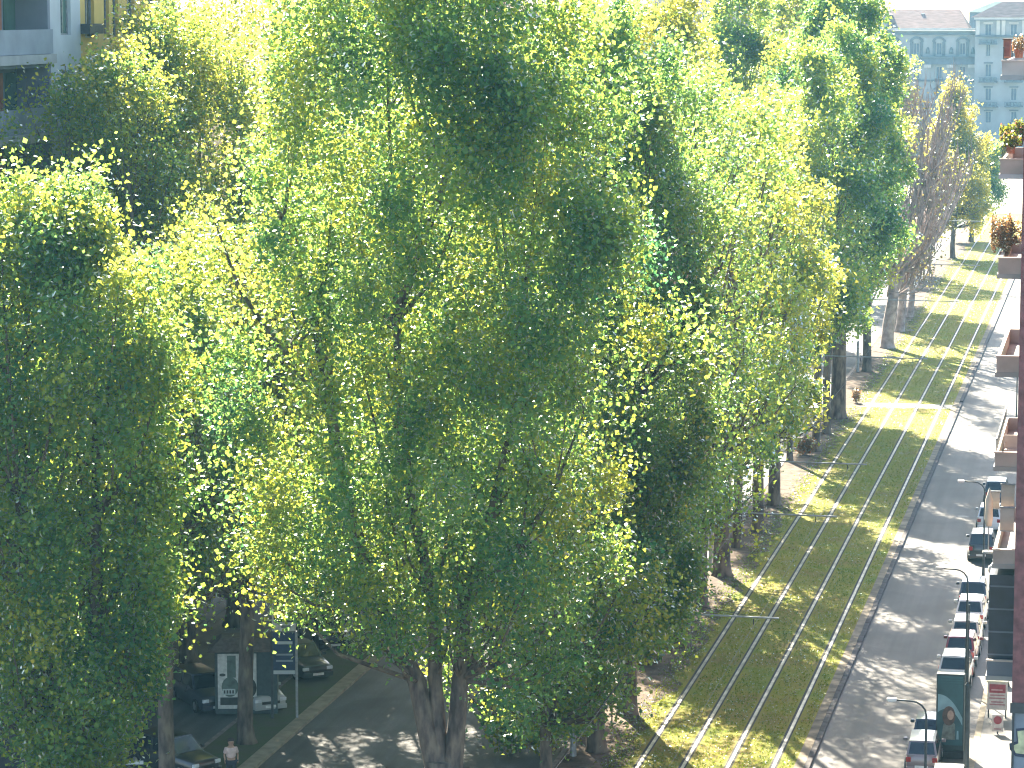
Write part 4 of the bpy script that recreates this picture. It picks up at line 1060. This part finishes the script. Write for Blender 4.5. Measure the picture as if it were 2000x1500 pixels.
t = thing('globe_lamp', (g.x, g.y, .12), 'short grey lamp post with white head beside the lowest beige balcony', 'street lamp')
MB().tube([(0, 0, 0), (0, 0, .6), (0, 0, 3.9)], [.16, .10, .08], 10).build('pole', STEEL_G, t); MB().tube([(0, 0, 3.9), (0, 0, 4.05), (0, 0, 4.3), (0, 0, 4.4)], [.1, .22, .22, .06], 12).build('lamp_head', WHITE, t, True)
# tram masts with bracket arms
MG = 'tram masts along the tree row'
for lab, Y in (('tram mast whose long bracket arm reaches over the nearest rails', 116.5), ('tram mast second from the viewer, thin dark arm over the shaded lawn', 140.8), ('tram mast third from the viewer, arm beside the reddish shrub', 157.4), ('tram mast fourth from the viewer, just before the crossing path', 206.2), ('tram mast behind the patched trunk', 247.0), ('tram mast beyond the bare trees', 282.0), ('tram mast in the far shaded lawn', 340.0)):
    t = thing('tram_mast', (-21.1, Y, .12), lab, 'tram mast', MG)
    MB().tube([(0, 0, 0), (0, 0, .8), (0, 0, 7.2)], [.14, .11, .085], 10).build('mast', STEEL_G, t)
    a = MB().tube([(0, 0, 6.0), (8.2, 0, 5.95)], .04, 7).build('bracket_arm', STEEL_G, t)
    MB().tube([(0, 0, 7.1), (6.9, 0, 6.02)], .012, 4).build('stay_wire', STEEL_D, a)
    for xx in (3.68, 7.2): MB().tube([(xx, 0, 5.9), (xx, 0, 5.66)], .022, 5).build('insulator', BLACK, a)
for X, lab in ((-17.42, 'overhead tram wire above the track by the trees'), (-13.9, 'overhead tram wire above the track by the road')):
    t = thing('overhead_wire', (X, 60, 5.76), lab, 'wire', 'overhead tram wires')
    MB().tube([(0, q, -.08 * math.sin(q / 376 * 3.14 * 15) ** 2) for q in np.arange(0, 376, 4)], .008, 4).build('cable', STEEL_D, t)
# information board on legs and a disc sign on the right pavement
def rect_y(t, x0, x1, z0, z1, y, m_, name, d=.012, parent=None):
    return MB().box(x0, x1, y - d, y, z0, z1).build(name, m_, parent or t)
g = G(1947, 1408); PINKW = mat('pinkish_white_board', (.62, .55, .52), .6); REDB = mat('deep_red_print', (.35, .06, .08), .6)
t = thing('notice_board', (g.x, g.y, .125), 'white notice board with dark red banner standing on the pavement', 'sign')
bd = bevel(MB().box(-.42, .42, 0, .06, .35, 1.55).build('board', PINKW, t), .015)
rect_y(t, -.34, .34, 1.08, 1.45, -.003, REDB, 'banner', .006, bd); rect_y(t, -.26, .22, 1.18, 1.24, -.011, mat('pale_pink_print', (.6, .35, .36), .6), 'banner_line', .005, bd)
for z_, w_ in ((.95, .3), (.82, .34), (.66, .26), (.55, .32)): rect_y(t, -w_, w_, z_, z_ + .06, -.003, mat('rose_text', (.42, .2, .22), .6), 'text_line', .006, bd)
for sx in (-.36, .36): MB().box(sx - .03, sx + .03, .0, .06, 0, .349).build('leg', BLACK, t)
MB().box(-.45, .45, -.12, .2, 1.56, 1.62).build('top_board', mat('cream_board', (.7, .66, .5), .6), t)
g = G(1948, 1440)
t = thing('disc_sign', (g.x, g.y, .125), 'small pinkish plate with a dark red disc in front of the notice board', 'sign')
pl = bevel(MB().box(-.23, .23, 0, .03, .12, .82).build('plate', PINKW, t), .01); MB().disc((0, -.012, .60), .17, 'y', 22, .012).build('disc', REDB, pl); rect_y(t, -.15, .15, .2, .25, -.004, mat('rose_text', (.42, .2, .22), .6), 'text_line', .006, pl)
MB().box(-.03, .03, .031, .06, 0, .5).build('stand', BLACK, t)
g = G(1957, 1345)
t = thing('litter_bin', (g.x, g.y, .125), 'black tapered litter bin behind the notice board', 'bin')
MB().tube([(0, 0, 0), (0, 0, .08), (0, 0, .75), (0, 0, .8)], [.34, .33, .2, .16], 12).build('body', BLACK, t); MB().tube([(0, 0, .8), (0, 0, .86)], [.17, .08], 12).build('lid', TRIM, t)

# kiosk with a big poster on the left verge
g = G(464, 1400)
t = thing('advertising_kiosk', (g.x, g.y, .1), 'dark roofed kiosk with a tall white poster behind the brown trunk', 'kiosk', rz=math.radians(14))
POST = mat('poster_white', (.62, .62, .58), .5); INK = mat('poster_black', (.035, .04, .04), .5, var=.3, scale=4); INKG = mat('poster_grey_green', (.10, .14, .12), .5, var=.3, scale=3)
bevel(MB().box(-.95, 1.7, .06, 1.9, 0, 2.75).build('booth', mat('kiosk_dark_green', (.05, .075, .08), .5), t), .03)
mb = MB(); mb.v = [(-1.25, -.3, 2.75), (2.0, -.3, 2.75), (2.0, 2.2, 2.75), (-1.25, 2.2, 2.75), (-.7, .4, 3.2), (1.4, .4, 3.2), (1.4, 1.6, 3.2), (-.7, 1.6, 3.2)]
mb.f = [(0, 1, 2, 3), (4, 5, 6, 7), (0, 1, 5, 4), (1, 2, 6, 5), (2, 3, 7, 6), (3, 0, 4, 7)]; mb.build('roof', mat('kiosk_brown_roof', (.10, .075, .06), .7, var=.2), t)
po = MB().box(-.82, .82, .0, .055, .25, 2.62).build('poster', POST, t)
rect_y(t, -.42, -.05, 1.6, 2.55, -.004, INKG, 'poster_bottle', .006, po)
for cx_, cz_, rr_, sq in ((-.30, 1.2, .36, 1.2), (.52, 1.15, .30, 1.4)): MB().disc((cx_, -.012, cz_), rr_, 'y', 18, .008, sq).build('poster_figure', INK if cx_ > 0 else INKG, po)
rect_y(t, -.72, .72, .42, .75, -.018, INK, 'poster_base', .006, po); rect_y(t, -.62, -.08, .86, 1.12, -.022, mat('poster_label', (.5, .55, .52), .5), 'poster_label', .006, po)
for q in range(4): rect_y(t, -.57 + q * .12, -.50 + q * .12, .92, 1.06, -.029, INK, 'poster_letter', .004, po)
MB().disc((-.62, -.008, 1.72), .13, 'y', 14, .006, .5).build('poster_mark', INK, po)
# pole sign: picture box above a blue panel
g = G(556, 1408)
t = thing('pole_sign', (g.x, g.y, .1), 'tall sign with a yellow disc above a dark blue panel between two posts', 'sign', rz=math.radians(12))
for sx in (-.52, .52): MB().box(sx - .05, sx + .05, .02, .12, 0, 3.75).build('post', STEEL_G if sx > 0 else STEEL_D, t)
fr = bevel(MB().box(-.5, .5, -.04, .14, 3.76, 5.25).build('picture_box', mat('sign_cream', (.6, .58, .52), .5), t), .02)
rect_y(t, -.42, .40, 4.15, 5.12, -.043, mat('sign_black', (.03, .035, .04), .5), 'picture', .006, fr); MB().disc((.02, -.058, 4.66), .40, 'y', 26, .010).build('yellow_disc', mat('sign_yellow', (.52, .30, .04), .5, var=.15), fr)
rect_y(t, -.26, .30, 4.6, 4.68, -.064, mat('sign_black', (.03, .035, .04), .5), 'disc_bar', .006, fr)
rect_y(t, -.10, .28, 3.90, 4.02, -.043, mat('sign_grey_text', (.18, .18, .17), .5), 'text_line', .006, fr)
pn = MB().box(-.46, .46, -.02, .06, 1.9, 3.70).build('blue_panel', mat('sign_dark_blue', (.02, .045, .10), .5), t)
for z_, h_, a, b, m_ in ((3.2, .13, -.28, .36, PALEW), (2.72, .08, -.34, .38, GREYW), (2.45, .08, -.34, .38, GREYW), (1.92, .16, -.45, .45, PALEW)): rect_y(t, a, b, z_, z_ + h_, -.022, m_, 'text_line', .006, pn)
# white plank barrier, reddish shrub, low fence
g = G(262, 1489, .6)
t = thing('plank_barrier', (g.x, g.y, .1), 'white plank barrier catching the sun under the near left tree', 'barrier', rz=.25)
MB().box(-.36, .36, -.02, .02, .42, .56).build('plank', WHITE, t)
for sx in (-.3, .3): MB().box(sx - .025, sx + .025, .021, .05, 0, .55).build('leg', BLACK, t)
def shrub(name, label, loc, r, hgt, n, m_, leaf):
    t = thing(name, loc, label, 'shrub', 'low shrubs under the tree row'); st = MB()
    for q in range(9):
        a = q * .7 + .3; st.tube([(0, 0, 0), (math.cos(a) * r * .4, math.sin(a) * r * .4, hgt * .5), (math.cos(a) * r * .8, math.sin(a) * r * .8, hgt * .85)], [.03, .02, .006], 4)
    st.build('stems', BARE, t); P = rng.normal(size=(n, 3)); P = P / np.linalg.norm(P, axis=1, keepdims=True) * (rng.uniform(0, 1, n) ** .4)[:, None]
    P = P * np.array([r, r, hgt * .5]) * (1 + .25 * np.sin(P[:, :1] * 8 + P[:, 1:2] * 6)) + np.array([0, 0, hgt * .55]); leaf_mesh('foliage', P, leaf, rng.uniform(.1, 1, n), m_, t); return t
g = G(1572, 892); shrub('reddish_shrub', 'reddish brown shrub at the foot of the slender tree', (g.x, g.y, .12), .75, 1.2, 900, DRY, .18)
g = G(1672, 790); shrub('tan_shrub', 'tan dry shrub beside the crossing path', (g.x, g.y, .12), .4, 1.1, 350, DRY, .14)
g = G(1268, 1300); shrub('pale_shrub', 'pale sunlit shrub left of the thick trunk at the bracket arm', (g.x, g.y, .12), 1.0, 2.2, 1500, LEAF, .2)
g = G(1030, 1475); shrub('green_shrub', 'leafy green shrub right of the forked trunk', (g.x, g.y, .12), 2.0, 3.4, 5000, LEAF, .23)
g0 = G(1195, 1425)
t = thing('low_fence', (g0.x, g0.y, .12), 'low dark bar fence left of the curved trunk shadow', 'fence')
for q in range(3): MB().tube([(-1.9 + q * .95, 0, 0), (-1.9 + q * .95, 0, 1.05)], .03, 6).build('post', STEEL_D, t)
for z_ in (.45, 1.0): MB().tube([(-1.95, 0, z_), (.05, 0, z_)], .022, 6).build('rail', STEEL_D, t)

# person by the left verge
g = G(452, 1535)
per = thing('person', (g.x, g.y, .1), 'person in pale pink top and dark trousers standing by the black car', 'person', rz=.4)
def skin(name, verts, edges, radii, m_, root=0):
    me = bpy.data.meshes.new(name); me.from_pydata(verts, edges, []); o = bpy.data.objects.new(name, me); COL.objects.link(o); o.parent = per
    md = o.modifiers.new('skin', 'SKIN'); sv = me.skin_vertices[0].data if len(me.skin_vertices) else None
    if sv is None:
        bm = bmesh.new(); bm.from_mesh(me); bm.verts.layers.skin.verify(); bm.to_mesh(me); bm.free(); sv = me.skin_vertices[0].data
    for v_, r_ in zip(sv, radii): v_.radius = (r_, r_ * .85) if not isinstance(r_, tuple) else r_
    sv[root].use_root = True
    o.modifiers.new('sub', 'SUBSURF').levels = 1; o.modifiers['sub'].render_levels = 2; me.materials.append(m_); me.shade_smooth(); return o
SKINM = mat('skin', (.42, .25, .18), .6); PINKT = mat('pale_pink_cloth', (.62, .45, .42), .85); DARKT = mat('dark_trousers', (.03, .035, .05), .85); HAIR = mat('dark_hair', (.03, .02, .018), .6)
bv = [(0, 0, .95), (0, 0, 1.2), (0, 0, 1.42), (0, 0, 1.50), (0, -.01, 1.62), (0, -.01, 1.72), (.19, 0, 1.40), (.26, .02, 1.14), (.25, -.06, .90), (.25, -.09, .80), (-.19, 0, 1.40), (-.26, .02, 1.14), (-.24, -.08, .92), (-.24, -.11, .82),
      (.10, 0, .88), (.11, -.02, .48), (.12, .03, .09), (.12, -.12, .04), (-.10, 0, .88), (-.12, .06, .48), (-.12, .12, .09), (-.12, -.02, .04)]
be = [(0, 1), (1, 2), (2, 3), (3, 4), (4, 5), (2, 6), (6, 7), (7, 8), (8, 9), (2, 10), (10, 11), (11, 12), (12, 13), (0, 14), (14, 15), (15, 16), (16, 17), (0, 18), (18, 19), (19, 20), (20, 21)]
br_ = [.17, .16, .16, .06, .14, .13, .06, .047, .034, .03, .06, .047, .034, .03, .095, .065, .045, .04, .095, .065, .045, .04]
skin('body', bv, be, br_, SKINM)
skin('top', [(0, 0, .98), (0, 0, 1.2), (0, 0, 1.40), (.19, 0, 1.395), (.25, .015, 1.18), (-.19, 0, 1.395), (-.25, .015, 1.18)], [(0, 1), (1, 2), (2, 3), (3, 4), (2, 5), (5, 6)], [.215, .205, .19, .10, .085, .10, .085], PINKT)
skin('trousers', [(0, 0, .95), (.10, 0, .86), (.11, -.02, .48), (.12, .03, .12), (-.10, 0, .86), (-.12, .06, .48), (-.12, .12, .12)], [(0, 1), (1, 2), (2, 3), (0, 4), (4, 5), (5, 6)], [.21, .15, .11, .09, .15, .11, .09], DARKT)
skin('hair', [(0, .035, 1.62), (0, .03, 1.72), (0, -.01, 1.79)], [(0, 1), (1, 2)], [.14, .165, .12], HAIR)

for q_, (mx_, my_) in enumerate(((-9.3, 122.0), (-10.2, 146.5), (-8.9, 178.0))):
    t = thing('manhole_cover', (mx_, my_, .004), ['iron manhole cover in the road nearest the viewer', 'iron manhole cover in mid road beside the kerb shadow', 'iron manhole cover furthest along the road'][q_], 'manhole cover', 'manhole covers in the right road')
    MB().disc((0, 0, .004), .36, 'z', 24, .008).build('frame', STEEL_D, t); MB().disc((0, 0, .009), .30, 'z', 24, .008).build('lid', mat('worn_iron', (.12, .11, .10), .55, metal=.4, var=.3, scale=6), t)

# grass blades on the tram lawn ----------------------------------------
N = 70000
gy = 108 + 260 * rng.uniform(0, 1, N) ** 1.5
gxx = rng.uniform(-19.6, -12.3, N)
edge = rng.uniform(0, 1, N) < .12
gxx[edge] = -19.4 + rng.normal(0, .35, edge.sum())
for X, _ in RAILS:
    keep = np.abs(gxx - X) > .26
    gxx, gy = gxx[keep], gy[keep]
keep = (gy < 225.2) | (gy > 227.8)
gxx, gy = gxx[keep], gy[keep]
pts = np.stack([gxx, gy, np.full(len(gxx), .15)], 1)
tn = .45 + .22 * np.sin(gxx * 1.1 + gy * .13) * np.sin(gy * .21) + rng.normal(0, .16, len(gxx))
o = leaf_mesh('grass', pts, .10, tn, GRASS, None, up=0.3, aspect=.5)
props(o, 'short sunlit grass around the tram rails', 'grass', kind='stuff')

# thin summer haze over the whole street -------------------------------
hz = MB().box(-420, 420, -60, 640, -1.0, 62.0).build('haze', None)
props(hz, 'thin bluish haze hanging over the street', 'haze', kind='stuff')
hm = bpy.data.materials.new('thin_blue_haze'); hm.use_nodes = True
hn, hl = nodes_of(hm); hn.clear()
ho = hn.new('ShaderNodeOutputMaterial'); hv = hn.new('ShaderNodeVolumePrincipled')
hv.inputs['Color'].default_value = (0.30, 0.72, 1.0, 1)
hv.inputs['Density'].default_value = 0.00013
hv.inputs['Anisotropy'].default_value = 0.3
hl.new(hv.outputs[0], ho.inputs['Volume'])
hz.data.materials.append(hm)
